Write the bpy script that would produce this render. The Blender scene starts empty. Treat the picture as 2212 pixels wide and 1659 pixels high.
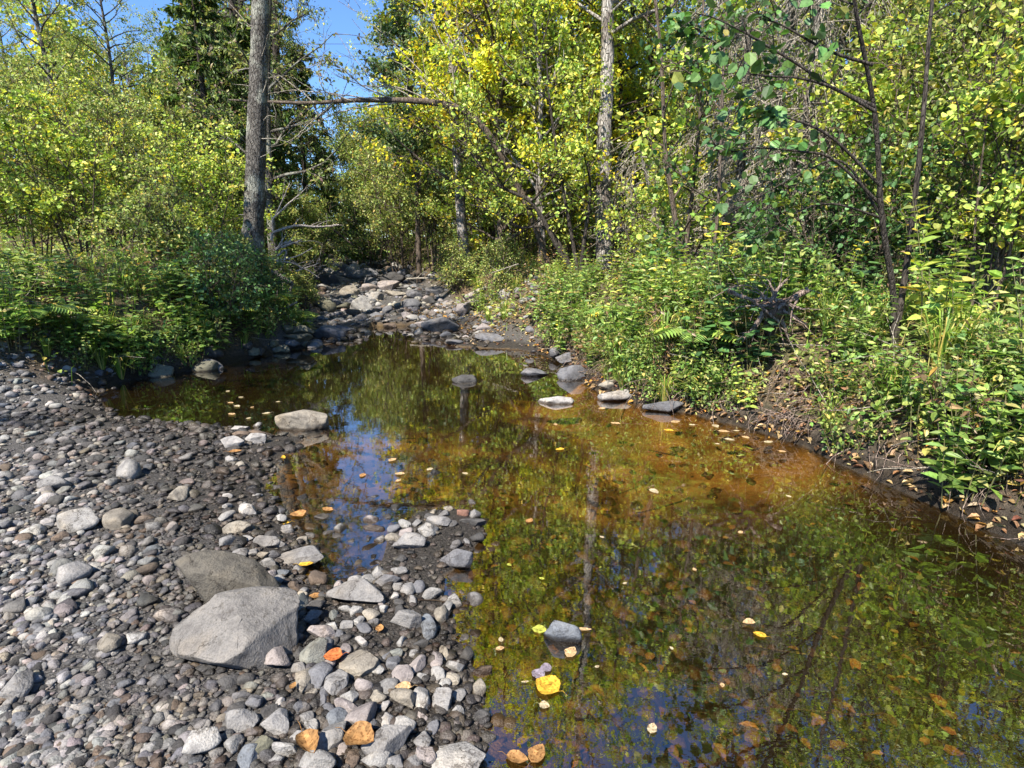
import bpy, bmesh, math, random
import numpy as np
from mathutils import Vector

SC = bpy.context.scene
COL = SC.collection
# ------------------------------------------------------------------ camera, light, exposure
CAM_H, PITCH, FPX = 1.55, math.radians(13.4), 1246.0      # FPX: focal length in pixels of the 2212 px wide photograph
cam_d = bpy.data.cameras.new('camera')
cam = bpy.data.objects.new('camera', cam_d); COL.objects.link(cam)
cam.location = (0, 0, CAM_H); cam.rotation_euler = (math.pi/2 - PITCH, 0, 0)
cam_d.sensor_width = 36.0; cam_d.lens = 36.0*FPX/2212.0
cam_d.clip_start = 0.05; cam_d.clip_end = 2000
SC.camera = cam

SUN_EL, SUN_AZ = math.radians(50), math.radians(-148)     # azimuth clockwise from +Y
sun_dir = Vector((math.sin(SUN_AZ)*math.cos(SUN_EL), math.cos(SUN_AZ)*math.cos(SUN_EL), math.sin(SUN_EL)))
sd = bpy.data.lights.new('sun', 'SUN'); sd.energy = 5.0; sd.angle = math.radians(0.5); sd.color = (1.0, 0.93, 0.82)
so = bpy.data.objects.new('sun', sd); COL.objects.link(so)
so.rotation_euler = sun_dir.to_track_quat('Z', 'Y').to_euler()

W = bpy.data.worlds.new('World'); SC.world = W; W.use_nodes = True
wn = W.node_tree.nodes; bg = wn['Background']
sky = wn.new('ShaderNodeTexSky'); sky.sky_type = 'NISHITA'; sky.sun_disc = False
sky.sun_elevation = SUN_EL; sky.sun_rotation = SUN_AZ
sky.air_density = 1.0; sky.dust_density = 0.0; sky.ozone_density = 10.0; sky.altitude = 500
W.node_tree.links.new(sky.outputs[0], bg.inputs[0]); bg.inputs[1].default_value = 0.10

SC.view_settings.view_transform = 'Standard'; SC.view_settings.look = 'None'
SC.view_settings.exposure = 1.4; SC.view_settings.gamma = 1.0
SC.render.engine = 'CYCLES'
cy = SC.cycles
cy.max_bounces = 9; cy.diffuse_bounces = 4; cy.glossy_bounces = 3; cy.transmission_bounces = 4; cy.transparent_max_bounces = 12
cy.caustics_reflective = False; cy.caustics_refractive = False
cy.sample_clamp_indirect = 6.0
cy.use_denoising = True
try:
    cy.denoiser = 'OPENIMAGEDENOISE'; cy.denoising_prefilter = 'ACCURATE'; cy.denoising_input_passes = 'RGB_ALBEDO_NORMAL'
except Exception:
    pass

CP, SP = math.cos(PITCH), math.sin(PITCH)
def ray(px, py):
    x = (px-1106.0)/FPX; v = -(py-829.5)/FPX
    return np.array((x, CP+v*SP, -SP+v*CP))
CAMP = np.array((0, 0, CAM_H))
def on_z(px, py, z=0.0):
    d = ray(px, py); return CAMP + d*((z-CAM_H)/d[2])
def on_y(px, py, Y):
    d = ray(px, py); return CAMP + d*(Y/d[1])

# ------------------------------------------------------------------ mesh helpers
def nrmz(a):
    return a/np.maximum(np.linalg.norm(a, axis=-1, keepdims=True), 1e-9)

class MB:
    """Collects vertices, faces, material slots and a per-face tint, and links them as ONE mesh object."""
    def __init__(s): s.V = []; s.F = []; s.n = 0
    def add(s, V, F, mat=0, tint=None, smooth=True):
        V = np.asarray(V, float); F = np.asarray(F, np.int64)
        if len(F) == 0: return
        if tint is None: tint = np.ones((len(F), 3))
        s.V.append(V); s.F.append((F+s.n, mat, np.broadcast_to(np.asarray(tint, float), (len(F), 3)), smooth)); s.n += len(V)
    def mesh(s, name, mats):
        me = bpy.data.meshes.new(name)
        V = np.concatenate(s.V).astype(np.float32)
        me.vertices.add(len(V)); me.vertices.foreach_set('co', V.ravel())
        li = np.concatenate([f.ravel() for f, *_ in s.F])
        tot = np.concatenate([np.full(len(f), f.shape[1]) for f, *_ in s.F])
        st = np.concatenate(([0], np.cumsum(tot)[:-1]))
        me.loops.add(len(li)); me.loops.foreach_set('vertex_index', li.astype(np.int32))
        me.polygons.add(len(tot)); me.polygons.foreach_set('loop_start', st.astype(np.int32))
        me.polygons.foreach_set('loop_total', tot.astype(np.int32))
        me.polygons.foreach_set('material_index', np.concatenate([np.full(len(f), m) for f, m, *_ in s.F]).astype(np.int32))
        me.polygons.foreach_set('use_smooth', np.concatenate([np.full(len(f), sm) for f, m, t, sm in s.F]))
        at = me.attributes.new('tint', 'FLOAT_COLOR', 'FACE')
        T = np.concatenate([t for f, m, t, sm in s.F]); T = np.concatenate((T, np.ones((len(T), 1))), 1).astype(np.float32)
        at.data.foreach_set('color', T.ravel())
        for m in mats: me.materials.append(m)
        me.update(calc_edges=True); me.validate()
        return me
    def build(s, name, mats, parent=None, loc=(0, 0, 0)):
        o = bpy.data.objects.new(name, s.mesh(name, mats)); COL.objects.link(o)
        if parent is not None: o.parent = parent
        else: o.location = loc
        return o

def tag(o, label=None, cat=None, group=None, kind=None):
    if label: o['label'] = label
    if cat: o['category'] = cat
    if group: o['group'] = group
    if kind: o['kind'] = kind
    return o
def thing(name, loc, label, cat, group=None):
    o = bpy.data.objects.new(name, None); COL.objects.link(o); o.location = loc; o.empty_display_size = 0.2
    return tag(o, label, cat, group)
def copy_thing(o, loc, rz=0.0, sc=1.0, label=None, group=None):
    r = o.copy(); COL.objects.link(r); r.location = loc; r.rotation_euler = (0, 0, rz)
    r.scale = (sc, sc, sc) if np.isscalar(sc) else sc
    if label: r['label'] = label
    if group: r['group'] = group
    elif 'group' in r: del r['group']
    for ch in list(o.children):
        c = ch.copy(); COL.objects.link(c); c.parent = r
    return r

def smooth_path(P, R, n):
    """Catmull-Rom resampling of control points and radii."""
    P = np.asarray(P, float); R = np.asarray(R, float)
    m = len(P)
    if m == 2:
        t = np.linspace(0, 1, n)[:, None]; return P[0]*(1-t)+P[1]*t, R[0]*(1-t[:, 0])+R[1]*t[:, 0]
    Q = np.vstack((2*P[0]-P[1], P, 2*P[-1]-P[-2]))
    u = np.linspace(0, m-1-1e-6, n); i = u.astype(int); f = (u-i)[:, None]
    p0, p1, p2, p3 = Q[i], Q[i+1], Q[i+2], Q[i+3]
    X = 0.5*(2*p1+(p2-p0)*f+(2*p0-5*p1+4*p2-p3)*f**2+(3*p1-p0-3*p2+p3)*f**3)
    return X, np.interp(u, np.arange(m), R)

def tube(P, R, n=6, cap=False, rough=0.0, rng=None):
    P = np.asarray(P, float); R = np.asarray(R, float); m = len(P)
    T = np.gradient(P, axis=0); T = nrmz(T)
    ref = np.array((0.31, 0.17, 0.93)) if abs(T[0, 2]) < 0.8 else np.array((0.9, 0.3, 0.1))
    A = nrmz(np.cross(T, ref)); B = np.cross(T, A)
    a = np.linspace(0, 2*math.pi, n, endpoint=False)
    rr = R[:, None]*np.ones((m, n))
    if rough and rng is not None:
        rr = rr*(1+rough*rng.standard_normal((m, n)))
    V = P[:, None, :]+rr[..., None]*(np.cos(a)[None, :, None]*A[:, None, :]+np.sin(a)[None, :, None]*B[:, None, :])
    i = np.arange(m-1)[:, None]*n; j = np.arange(n)[None, :]; k = (j+1) % n
    F = np.stack((i+j, i+k, i+n+k, i+n+j), -1).reshape(-1, 4)
    V = V.reshape(-1, 3)
    return V, F

SHAPES = {  # along, across, lift, faces
    'ovate': (np.array([(0, 0, 0), (.22, .30, .07), (.62, .27, .05), (1, 0, -.10), (.62, -.27, .05), (.22, -.30, .07)]), [(0, 1, 2, 3), (0, 3, 4, 5)]),
    'round': (np.array([(0, 0, 0), (.18, .40, .06), (.66, .40, .04), (1, 0, -.08), (.66, -.40, .04), (.18, -.40, .06)]), [(0, 1, 2, 3), (0, 3, 4, 5)]),
    'lance': (np.array([(0, 0, 0), (.25, .13, .04), (.60, .11, .0), (1, 0, -.16), (.60, -.11, .0), (.25, -.13, .04)]), [(0, 1, 2, 3), (0, 3, 4, 5)]),
    'kite': (np.array([(0, 0, 0), (.42, .34, .06), (1, 0, -.05), (.42, -.34, .06)]), [(0, 1, 2), (0, 2, 3)]),
    'needle': (np.array([(0, -.05, 0), (0, .05, 0), (.6, .12, -.02), (1, 0, -.1), (.6, -.12, -.02)]), [(0, 1, 2, 4), (4, 2, 3, 3)]),
    'maple': (np.array([(0, 0, 0), (.10, .30, .02), (.30, .28, .03), (.38, .52, .0), (.52, .26, .03), (.72, .30, .0), (1, 0, -.1),
                        (.72, -.30, .0), (.52, -.26, .03), (.38, -.52, .0), (.30, -.28, .03), (.10, -.30, .02), (.42, 0, .0)]),
              [(12, i, i+1) for i in range(11)]+[(12, 11, 0)]),
}
SHAPES['needle'] = (SHAPES['needle'][0][:4], [(0, 1, 2, 3)])
def leaves(mb, pos, axis, nrm, size, shape, tint, mat=0, fold=1.0, width=1.0):
    S, faces = SHAPES[shape]; N = len(pos)
    if N == 0: return
    axis = nrmz(axis); side = nrmz(np.cross(axis, nrm)); up = np.cross(side, axis)
    size = np.broadcast_to(np.asarray(size, float), (N,))
    V = pos[:, None, :]+size[:, None, None]*(S[None, :, 0:1]*axis[:, None, :]+width*S[None, :, 1:2]*side[:, None, :]+fold*S[None, :, 2:3]*up[:, None, :])
    k = len(S); off = (np.arange(N)*k)[:, None, None]
    tint = np.broadcast_to(tint, (N, 3))
    for q in sorted(set(len(f) for f in faces)):
        ff = np.array([f for f in faces if len(f) == q])
        F = (off+ff[None]).reshape(-1, q)
        T = np.repeat(tint, len(ff), axis=0)
        if q == sorted(set(len(f) for f in faces))[0]: mb.add(V.reshape(-1, 3), F, mat, T, False); base = mb.n-len(V.reshape(-1, 3))
        else:
            mb.F.append((F+base, mat, T, False))

def palette(rng, n, cols, jit=0.18, hue=.07):
    c = np.array([x[:3] for x in cols], float); w = np.array([x[3] for x in cols], float)
    i = rng.choice(len(c), n, p=w/w.sum())
    out = c[i]*(1+jit*rng.standard_normal((n, 1)))*(1+hue*rng.standard_normal((n, 3)))
    return np.clip(out, 0.004, 0.85)

PAL = {  # real-world leaf colours, linear
    'yellow': [(.42, .33, .022, 5), (.32, .33, .028, 5), (.18, .24, .026, 2), (.47, .28, .020, 1.6)],
    'lime': [(.19, .235, .045, 5), (.25, .27, .055, 3), (.11, .160, .035, 3), (.32, .26, .03, 1.0)],
    'olive': [(.145, .175, .048, 5), (.195, .210, .062, 3), (.090, .125, .035, 3), (.26, .21, .055, 1.0)],
    'fresh': [(.090, .140, .030, 5), (.14, .19, .040, 2.5), (.060, .100, .026, 2), (.20, .18, .06, .6)],
    'deep': [(.038, .078, .024, 5), (.055, .105, .026, 3), (.028, .058, .022, 2), (.12, .13, .03, .4)],
    'cedar': [(.040, .068, .016, 5), (.062, .085, .018, 3), (.026, .044, .014, 3), (.11, .075, .025, .6)],
    'bluish': [(.050, .085, .040, 5), (.075, .11, .050, 3), (.12, .15, .06, 1.2), (.11, .075, .06, .8)],
    'ash': [(.13, .15, .050, 5), (.09, .11, .045, 3), (.10, .07, .055, 1.8), (.19, .19, .06, 1.5)],
    'grass': [(.12, .17, .025, 4), (.08, .13, .022, 4), (.25, .21, .07, 2.2)],
    'dry': [(.30, .20, .10, 3), (.38, .29, .16, 2.5), (.16, .085, .045, 2.5), (.40, .22, .05, 1.2)],
}
LEAF_GAIN = 1.95
for k_, v_ in PAL.items():
    if k_ not in ('dry',): PAL[k_] = [tuple(c*LEAF_GAIN for c in x[:3])+x[3:] for x in v_]


# ------------------------------------------------------------------ materials
def new_mat(name):
    m = bpy.data.materials.new(name); m.use_nodes = True
    nt = m.node_tree; nt.nodes.clear()
    out = nt.nodes.new('ShaderNodeOutputMaterial')
    return m, nt, out
def N(nt, typ, **kw):
    n = nt.nodes.new(typ)
    for k, v in kw.items():
        if k.startswith('i_'): n.inputs[k[2:].replace('_', ' ')].default_value = v
        else: setattr(n, k, v)
    return n
def L(nt, a, b): nt.links.new(a, b)
def ramp(nt, fac, stops):
    r = nt.nodes.new('ShaderNodeValToRGB'); e = r.color_ramp.elements
    while len(e) < len(stops): e.new(0.5)
    for x, (p, c) in zip(e, stops): x.position = p; x.color = (*c, 1) if len(c) == 3 else c
    L(nt, fac, r.inputs[0]); return r
def mixc(nt, fac, a, b, mode='MIX'):
    m = nt.nodes.new('ShaderNodeMix'); m.data_type = 'RGBA'; m.blend_type = mode
    for sock, v in ((m.inputs[0], fac), (m.inputs[6], a), (m.inputs[7], b)):
        if hasattr(v, 'is_output'): L(nt, v, sock)
        elif isinstance(v, (int, float)): sock.default_value = v
        else: sock.default_value = (*v, 1)
    return m.outputs[2]

def leaf_material(name, trans=0.35, rough=0.45, spec=0.35, spots=False):
    m, nt, out = new_mat(name)
    at = N(nt, 'ShaderNodeAttribute', attribute_name='tint')
    ns = N(nt, 'ShaderNodeTexNoise'); ns.inputs['Scale'].default_value = 55
    geo = N(nt, 'ShaderNodeNewGeometry'); L(nt, geo.outputs['Position'], ns.inputs['Vector'])
    rp = ramp(nt, ns.outputs['Fac'], [(.3, (.72, .72, .72)), (.7, (1.18, 1.18, 1.18))])
    c = mixc(nt, 1.0, at.outputs['Color'], rp.outputs[0], 'MULTIPLY')
    if spots:   # brown decay spots of fallen leaves
        n2 = N(nt, 'ShaderNodeTexNoise'); n2.inputs['Scale'].default_value = 130; n2.inputs['Detail'].default_value = 3; L(nt, geo.outputs['Position'], n2.inputs['Vector'])
        sp2 = ramp(nt, n2.outputs['Fac'], [(.52, (0, 0, 0)), (.64, (.85, .85, .85))]); c = mixc(nt, sp2.outputs[0], c, mixc(nt, 1.0, c, (.42, .30, .20), 'MULTIPLY'))
    p = N(nt, 'ShaderNodeBsdfPrincipled'); p.inputs['Roughness'].default_value = rough
    p.inputs['Specular IOR Level'].default_value = spec
    L(nt, c, p.inputs['Base Color'])
    t = N(nt, 'ShaderNodeBsdfTranslucent'); c2 = mixc(nt, 1.0, c, (1.25, 1.35, .7), 'MULTIPLY'); L(nt, c2, t.inputs['Color'])
    mx = N(nt, 'ShaderNodeMixShader'); mx.inputs[0].default_value = trans
    L(nt, p.outputs[0], mx.inputs[1]); L(nt, t.outputs[0], mx.inputs[2]); L(nt, mx.outputs[0], out.inputs[0])
    return m
M_LEAF = leaf_material('leaf')
M_WAXY = leaf_material('waxy_leaf', 0.22, 0.48, 0.35)
M_DRY = leaf_material('dry_leaf', 0.15, 0.7, 0.2, True)

def bark_material(name, c0, c1, c2, scale=9, lichen=None, stretch=0.18, bump=0.8):
    m, nt, out = new_mat(name)
    tc = N(nt, 'ShaderNodeTexCoord'); mp = N(nt, 'ShaderNodeMapping'); mp.inputs['Scale'].default_value = (1, 1, stretch)
    L(nt, tc.outputs['Object'], mp.inputs['Vector'])
    n1 = N(nt, 'ShaderNodeTexNoise'); n1.inputs['Scale'].default_value = scale*4; n1.inputs['Detail'].default_value = 6; n1.inputs['Roughness'].default_value = .7
    L(nt, mp.outputs[0], n1.inputs['Vector'])
    v1 = N(nt, 'ShaderNodeTexVoronoi', feature='DISTANCE_TO_EDGE'); v1.inputs['Scale'].default_value = scale*3.2
    L(nt, mp.outputs[0], v1.inputs['Vector'])
    r = ramp(nt, n1.outputs['Fac'], [(.32, c0), (.5, c1), (.68, c2)])
    col = r.outputs[0]
    n2 = N(nt, 'ShaderNodeTexNoise'); n2.inputs['Scale'].default_value = 3.2; n2.inputs['Detail'].default_value = 5; L(nt, tc.outputs['Object'], n2.inputs['Vector'])
    if lichen:
        f = ramp(nt, n2.outputs['Fac'], [(.50, (0, 0, 0)), (.60, (1, 1, 1))])
        col = mixc(nt, f.outputs[0], col, lichen)
    e = ramp(nt, v1.outputs['Distance'], [(.0, (.45, .45, .45)), (.10, (1, 1, 1))])
    col = mixc(nt, 1.0, col, e.outputs[0], 'MULTIPLY')
    p = N(nt, 'ShaderNodeBsdfPrincipled'); p.inputs['Roughness'].default_value = .9; p.inputs['Specular IOR Level'].default_value = .15
    L(nt, col, p.inputs['Base Color'])
    b = N(nt, 'ShaderNodeBump'); b.inputs['Strength'].default_value = bump; b.inputs['Distance'].default_value = .03
    ad = N(nt, 'ShaderNodeMath', operation='ADD'); L(nt, n1.outputs['Fac'], ad.inputs[0]); L(nt, e.outputs[0], ad.inputs[1])
    L(nt, ad.outputs[0], b.inputs['Height']); L(nt, b.outputs[0], p.inputs['Normal'])
    L(nt, p.outputs[0], out.inputs[0]); return m
M_BARK_GREY = bark_material('grey_lichen_bark', (.035, .030, .026), (.11, .10, .088), (.24, .225, .20), 9, (.28, .28, .235), stretch=.42, bump=1.0)
M_BARK_PALE = bark_material('pale_flaking_bark', (.10, .085, .075), (.34, .31, .28), (.58, .55, .51), 7, (.17, .145, .13), stretch=.3, bump=1.0)
M_BARK_DARK = bark_material('dark_bark', (.022, .018, .015), (.060, .050, .042), (.12, .105, .09), 14)
M_BARK_BROWN = bark_material('brown_bark', (.05, .038, .028), (.13, .10, .078), (.22, .18, .145), 12)
M_DEADWOOD = bark_material('bleached_deadwood', (.17, .14, .115), (.36, .315, .27), (.52, .47, .41), 14)
M_BRUSH = bark_material('grey_dead_twig', (.16, .138, .105), (.36, .32, .26), (.54, .49, .41), 12)
M_ROOT = bark_material('root_bark', (.13, .085, .065), (.29, .215, .175), (.44, .36, .31), 14)

def stone_material(name, tint_attr, w0=.034, w1=.050):
    m, nt, out = new_mat(name)
    if tint_attr: base = N(nt, 'ShaderNodeAttribute', attribute_name='tint').outputs['Color']; vec = N(nt, 'ShaderNodeNewGeometry').outputs['Position']
    else:
        oi = N(nt, 'ShaderNodeObjectInfo'); base = oi.outputs['Color']
        vec = N(nt, 'ShaderNodeNewGeometry').outputs['Position']
    n1 = N(nt, 'ShaderNodeTexNoise'); n1.inputs['Scale'].default_value = 14; n1.inputs['Detail'].default_value = 8; n1.inputs['Roughness'].default_value = .65; L(nt, vec, n1.inputs['Vector'])
    n2 = N(nt, 'ShaderNodeTexNoise'); n2.inputs['Scale'].default_value = 160; n2.inputs['Detail'].default_value = 4; L(nt, vec, n2.inputs['Vector'])
    n3 = N(nt, 'ShaderNodeTexNoise'); n3.inputs['Scale'].default_value = 5; n3.inputs['Detail'].default_value = 3; L(nt, vec, n3.inputs['Vector'])
    r1 = ramp(nt, n1.outputs['Fac'], [(.3, (.52, .51, .52)), (.5, (.95, .95, .95)), (.72, (1.28, 1.24, 1.18))])
    c = mixc(nt, 1.0, base, r1.outputs[0], 'MULTIPLY')
    r2 = ramp(nt, n2.outputs['Fac'], [(.32, (.74, .74, .74)), (.6, (1.06, 1.06, 1.06))])
    c = mixc(nt, 1.0, c, r2.outputs[0], 'MULTIPLY')
    r3 = ramp(nt, n3.outputs['Fac'], [(.52, (0, 0, 0)), (.70, (.45, .45, .45))])
    c = mixc(nt, r3.outputs[0], c, mixc(nt, 1.0, c, (1.0, .86, .66), 'MULTIPLY'))
    vc = N(nt, 'ShaderNodeTexVoronoi', feature='DISTANCE_TO_EDGE'); vc.inputs['Scale'].default_value = 4.5
    wv = N(nt, 'ShaderNodeVectorMath', operation='MULTIPLY_ADD'); wv.inputs[1].default_value = (.16, .16, .16); L(nt, n1.outputs['Color'], wv.inputs[0]); L(nt, vec, wv.inputs[2]); L(nt, wv.outputs[0], vc.inputs['Vector'])
    ck = ramp(nt, vc.outputs['Distance'], [(.0, (.30, .28, .26)), (.022, (1, 1, 1))]); ckm = ramp(nt, n3.outputs['Fac'], [(.46, (0, 0, 0)), (.52, (1, 1, 1))])
    c = mixc(nt, ckm.outputs[0], c, mixc(nt, 1.0, c, ck.outputs[0], 'MULTIPLY'))
    n4 = N(nt, 'ShaderNodeTexNoise'); n4.inputs['Scale'].default_value = 38; n4.inputs['Detail'].default_value = 3; L(nt, vec, n4.inputs['Vector'])
    st4 = ramp(nt, n4.outputs['Fac'], [(.60, (0, 0, 0)), (.70, (.6, .6, .6))]); c = mixc(nt, st4.outputs[0], c, mixc(nt, 1.0, c, (.50, .47, .42), 'MULTIPLY'))
    # damp band just above the water line
    sx = N(nt, 'ShaderNodeSeparateXYZ'); L(nt, N(nt, 'ShaderNodeNewGeometry').outputs['Position'], sx.inputs[0])
    ma = N(nt, 'ShaderNodeMath', operation='MULTIPLY_ADD'); ma.inputs[1].default_value = .045; L(nt, n1.outputs['Fac'], ma.inputs[0]); L(nt, sx.outputs['Z'], ma.inputs[2])
    wet = N(nt, 'ShaderNodeMapRange'); wet.inputs['From Min'].default_value = w0; wet.inputs['From Max'].default_value = w1
    wet.inputs['To Min'].default_value = 1.0; wet.inputs['To Max'].default_value = 0.0; L(nt, ma.outputs[0], wet.inputs['Value'])
    c = mixc(nt, wet.outputs[0], c, mixc(nt, 1.0, c, (.30, .27, .24), 'MULTIPLY'))
    p = N(nt, 'ShaderNodeBsdfPrincipled'); L(nt, c, p.inputs['Base Color'])
    rr = N(nt, 'ShaderNodeMapRange'); rr.inputs['To Min'].default_value = .88; rr.inputs['To Max'].default_value = .35; L(nt, wet.outputs[0], rr.inputs['Value']); L(nt, rr.outputs[0], p.inputs['Roughness'])
    p.inputs['Specular IOR Level'].default_value = .3
    b = N(nt, 'ShaderNodeBump'); b.inputs['Strength'].default_value = .8; b.inputs['Distance'].default_value = .02
    ad = N(nt, 'ShaderNodeMath', operation='MULTIPLY_ADD'); ad.inputs[1].default_value = .25; L(nt, n2.outputs['Fac'], ad.inputs[0]); L(nt, n1.outputs['Fac'], ad.inputs[2])
    L(nt, ad.outputs[0], b.inputs['Height']); L(nt, b.outputs[0], p.inputs['Normal'])
    L(nt, p.outputs[0], out.inputs[0]); return m
M_STONE = stone_material('stone', False)
M_PEBBLE = stone_material('pebble', True, .115, .165)

# ------------------------------------------------------------------ terrain
POOL = [(2.72, 2.78), (2.29, 4.35), (2.11, 4.70), (1.73, 5.26), (1.35, 5.51), (0.97, 6.06), (.83, 6.49), (.62, 8.05), (.1, 8.81), (-.78, 9.02), (-1.3, 9.6),
        (-1.75, 9.9), (-1.7, 10.6), (-1.95, 11.6), (-2.75, 11.4), (-2.7, 10.4), (-2.5, 9.85), (-2.9, 9.5),
        (-3.15, 9.1), (-3.55, 8.61), (-3.85, 7.56), (-4.47, 6.73), (-4.55, 6.06), (-3.71, 5.19), (-2.52, 4.83), (-1.98, 4.64), (-1.72, 4.6), (-1.72, 4.09),
        (-1.62, 3.58), (-1.33, 3.1), (-1.02, 2.75), (-1.0, 2.45), (-.80, 2.42), (-.66, 2.62), (-.70, 2.95), (-.55, 3.2), (-.25, 3.25), (-.12, 2.9), (-.33, 2.48), (-.25, 2.16), (-.14, 1.86), (-.07, 1.62),
        (-.05, 1.44), (0.02, .5), (.3, -3), (4.2, -3), (3.4, 1.0)]
POOLA = np.array(POOL)
def seg_dist(x, y, A, closed=True):
    d = np.full(x.shape, 1e9)
    n = len(A)
    for i in range(n if closed else n-1):
        a, b = A[i], A[(i+1) % n]; ab = b-a
        t = np.clip(((x-a[0])*ab[0]+(y-a[1])*ab[1])/max(ab@ab, 1e-9), 0, 1)
        d = np.minimum(d, np.hypot(x-a[0]-t*ab[0], y-a[1]-t*ab[1]))
    return d
def inside(x, y, A):
    c = np.zeros(x.shape, bool); n = len(A)
    for i in range(n):
        x0, y0 = A[i]; x1, y1 = A[(i+1) % n]
        if y0 == y1: continue
        hit = ((y0 > y) != (y1 > y)) & (x < (x1-x0)*(y-y0)/(y1-y0)+x0)
        c ^= hit
    return c
def sstep(a, b, x):
    t = np.clip((x-a)/(b-a), 0, 1); return t*t*(3-2*t)
_nr = np.random.default_rng(3)
_NK = [(f, _nr.uniform(0, 6.28, 6), _nr.uniform(0, 6.28, 6)) for f in (.9, 2.1, 4.7, 9.5)]
def wob(x, y, lo=0, hi=4):
    s = np.zeros(x.shape)
    for k, (f, an, ph) in enumerate(_NK):
        if lo <= k < hi:
            for a, p in zip(an, ph): s += np.sin(f*(x*math.cos(a)+y*math.sin(a))+p)/(6*1.7**k)
    return s
CY = np.array([8, 9.7, 11, 15, 19.3, 26, 33.5, 46, 90]); CX = np.array([-2.0, -2.2, -2.5, -3.55, -5.05, -7.6, -9.9, -14.0, -28]); CHW = np.array([.8, 1.2, 1.5, 1.65, 1.5, 1.2, 1.0, .9, .9])
CZ = np.array([0, .0, .04, .36, .70, .98, 1.12, 1.27, 1.8])
def ground(x, y):
    x = np.atleast_1d(np.asarray(x, float)); y = np.atleast_1d(np.asarray(y, float))
    dp = seg_dist(x, y, POOLA)+.06*wob(x, y, 1, 4); ins = inside(x, y, POOLA)
    cx = np.interp(y, CY, CX); hw = np.interp(y, CY, CHW); zb = np.interp(y, CY, CZ)
    dc = np.maximum(np.abs(x-cx)-hw, 0); dc = np.where(y < 9.2, 1e9, dc)+.12*wob(x, y, 1, 3)
    right = x > np.where(y > 9, cx, np.interp(y, [-5, 0, 3, 6, 9], [.2, .1, -.2, -.5, -1.4]))
    db = np.maximum(np.minimum(np.where(ins, 0, dp), dc), 0)
    Lr = np.where(right, np.interp(x, [-2, -.2, .6], [2.4, 2.0, .42]), np.where(y > 9.5, .5, .55))
    Lr = np.where(right & (y > 14), .9, Lr)
    H = np.where(right, .72, .95)
    bank = H*(1-np.exp(-(db/Lr)**1.35))+.035*np.minimum(db, 14)
    # the near gravel bar on the left is low
    barw = sstep(6.6, 5.0, y+.15*np.clip(-x-3, 0, 9))*np.where(right, 0, 1)
    bar = .055*(1-np.exp(-db/.18))+.045*db+.22*sstep(1.9, 4.5, db)
    land = zb*(y > 9.2)+bank*(1-barw)+bar*barw
    depth = np.interp(x, [-1.2, -.2, .8], [.07, .11, .34])*np.where(y > 5.5, 1.4, 1)
    bed = -.012-depth*(1-np.exp(-np.maximum(dp, 0)/.45))
    z = np.where(ins, bed, land)
    rough = np.where(ins, .012, np.where(barw > .5, .012, np.where(dc < .05, .05, .05)))
    z = z+rough*wob(x, y, 1, 4)+np.where(ins, 0, .03*np.clip(db, 0, 3)*wob(x, y, 0, 2))
    return z
def gz(x, y): return float(ground(x, y)[0])

def hit(px, py, t0=1.5, t1=60):
    d = ray(px, py); tt = t0*(t1/t0)**np.linspace(0, 1, 900); Q = CAMP+d*tt[:, None]; b = np.where(Q[:, 2] < np.maximum(ground(Q[:, 0], Q[:, 1]), -.025))[0]
    return Q[b[0]] if len(b) else Q[-1]
def axis_lines(fine0, fine1, step, lo, hi, grow=1.12):
    c = list(np.arange(fine0, fine1+1e-6, step)); s = step; v = fine1
    while v < hi: s *= grow; v += s; c.append(v)
    s = step; v = fine0; pre = []
    while v > lo: s *= grow; v -= s; pre.append(v)
    return np.array(pre[::-1]+c)
gx = axis_lines(-5.2, 4.2, .045, -120, 120); gy = axis_lines(1.0, 12.5, .05, -25, 170)
XX, YY = np.meshgrid(gx, gy); ZZ = ground(XX.ravel(), YY.ravel()).reshape(XX.shape)
nx, ny = len(gx), len(gy)
idx = (np.arange(ny-1)[:, None]*nx+np.arange(nx-1)[None]).ravel()
GF = np.stack((idx, idx+1, idx+nx+1, idx+nx), 1)

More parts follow.
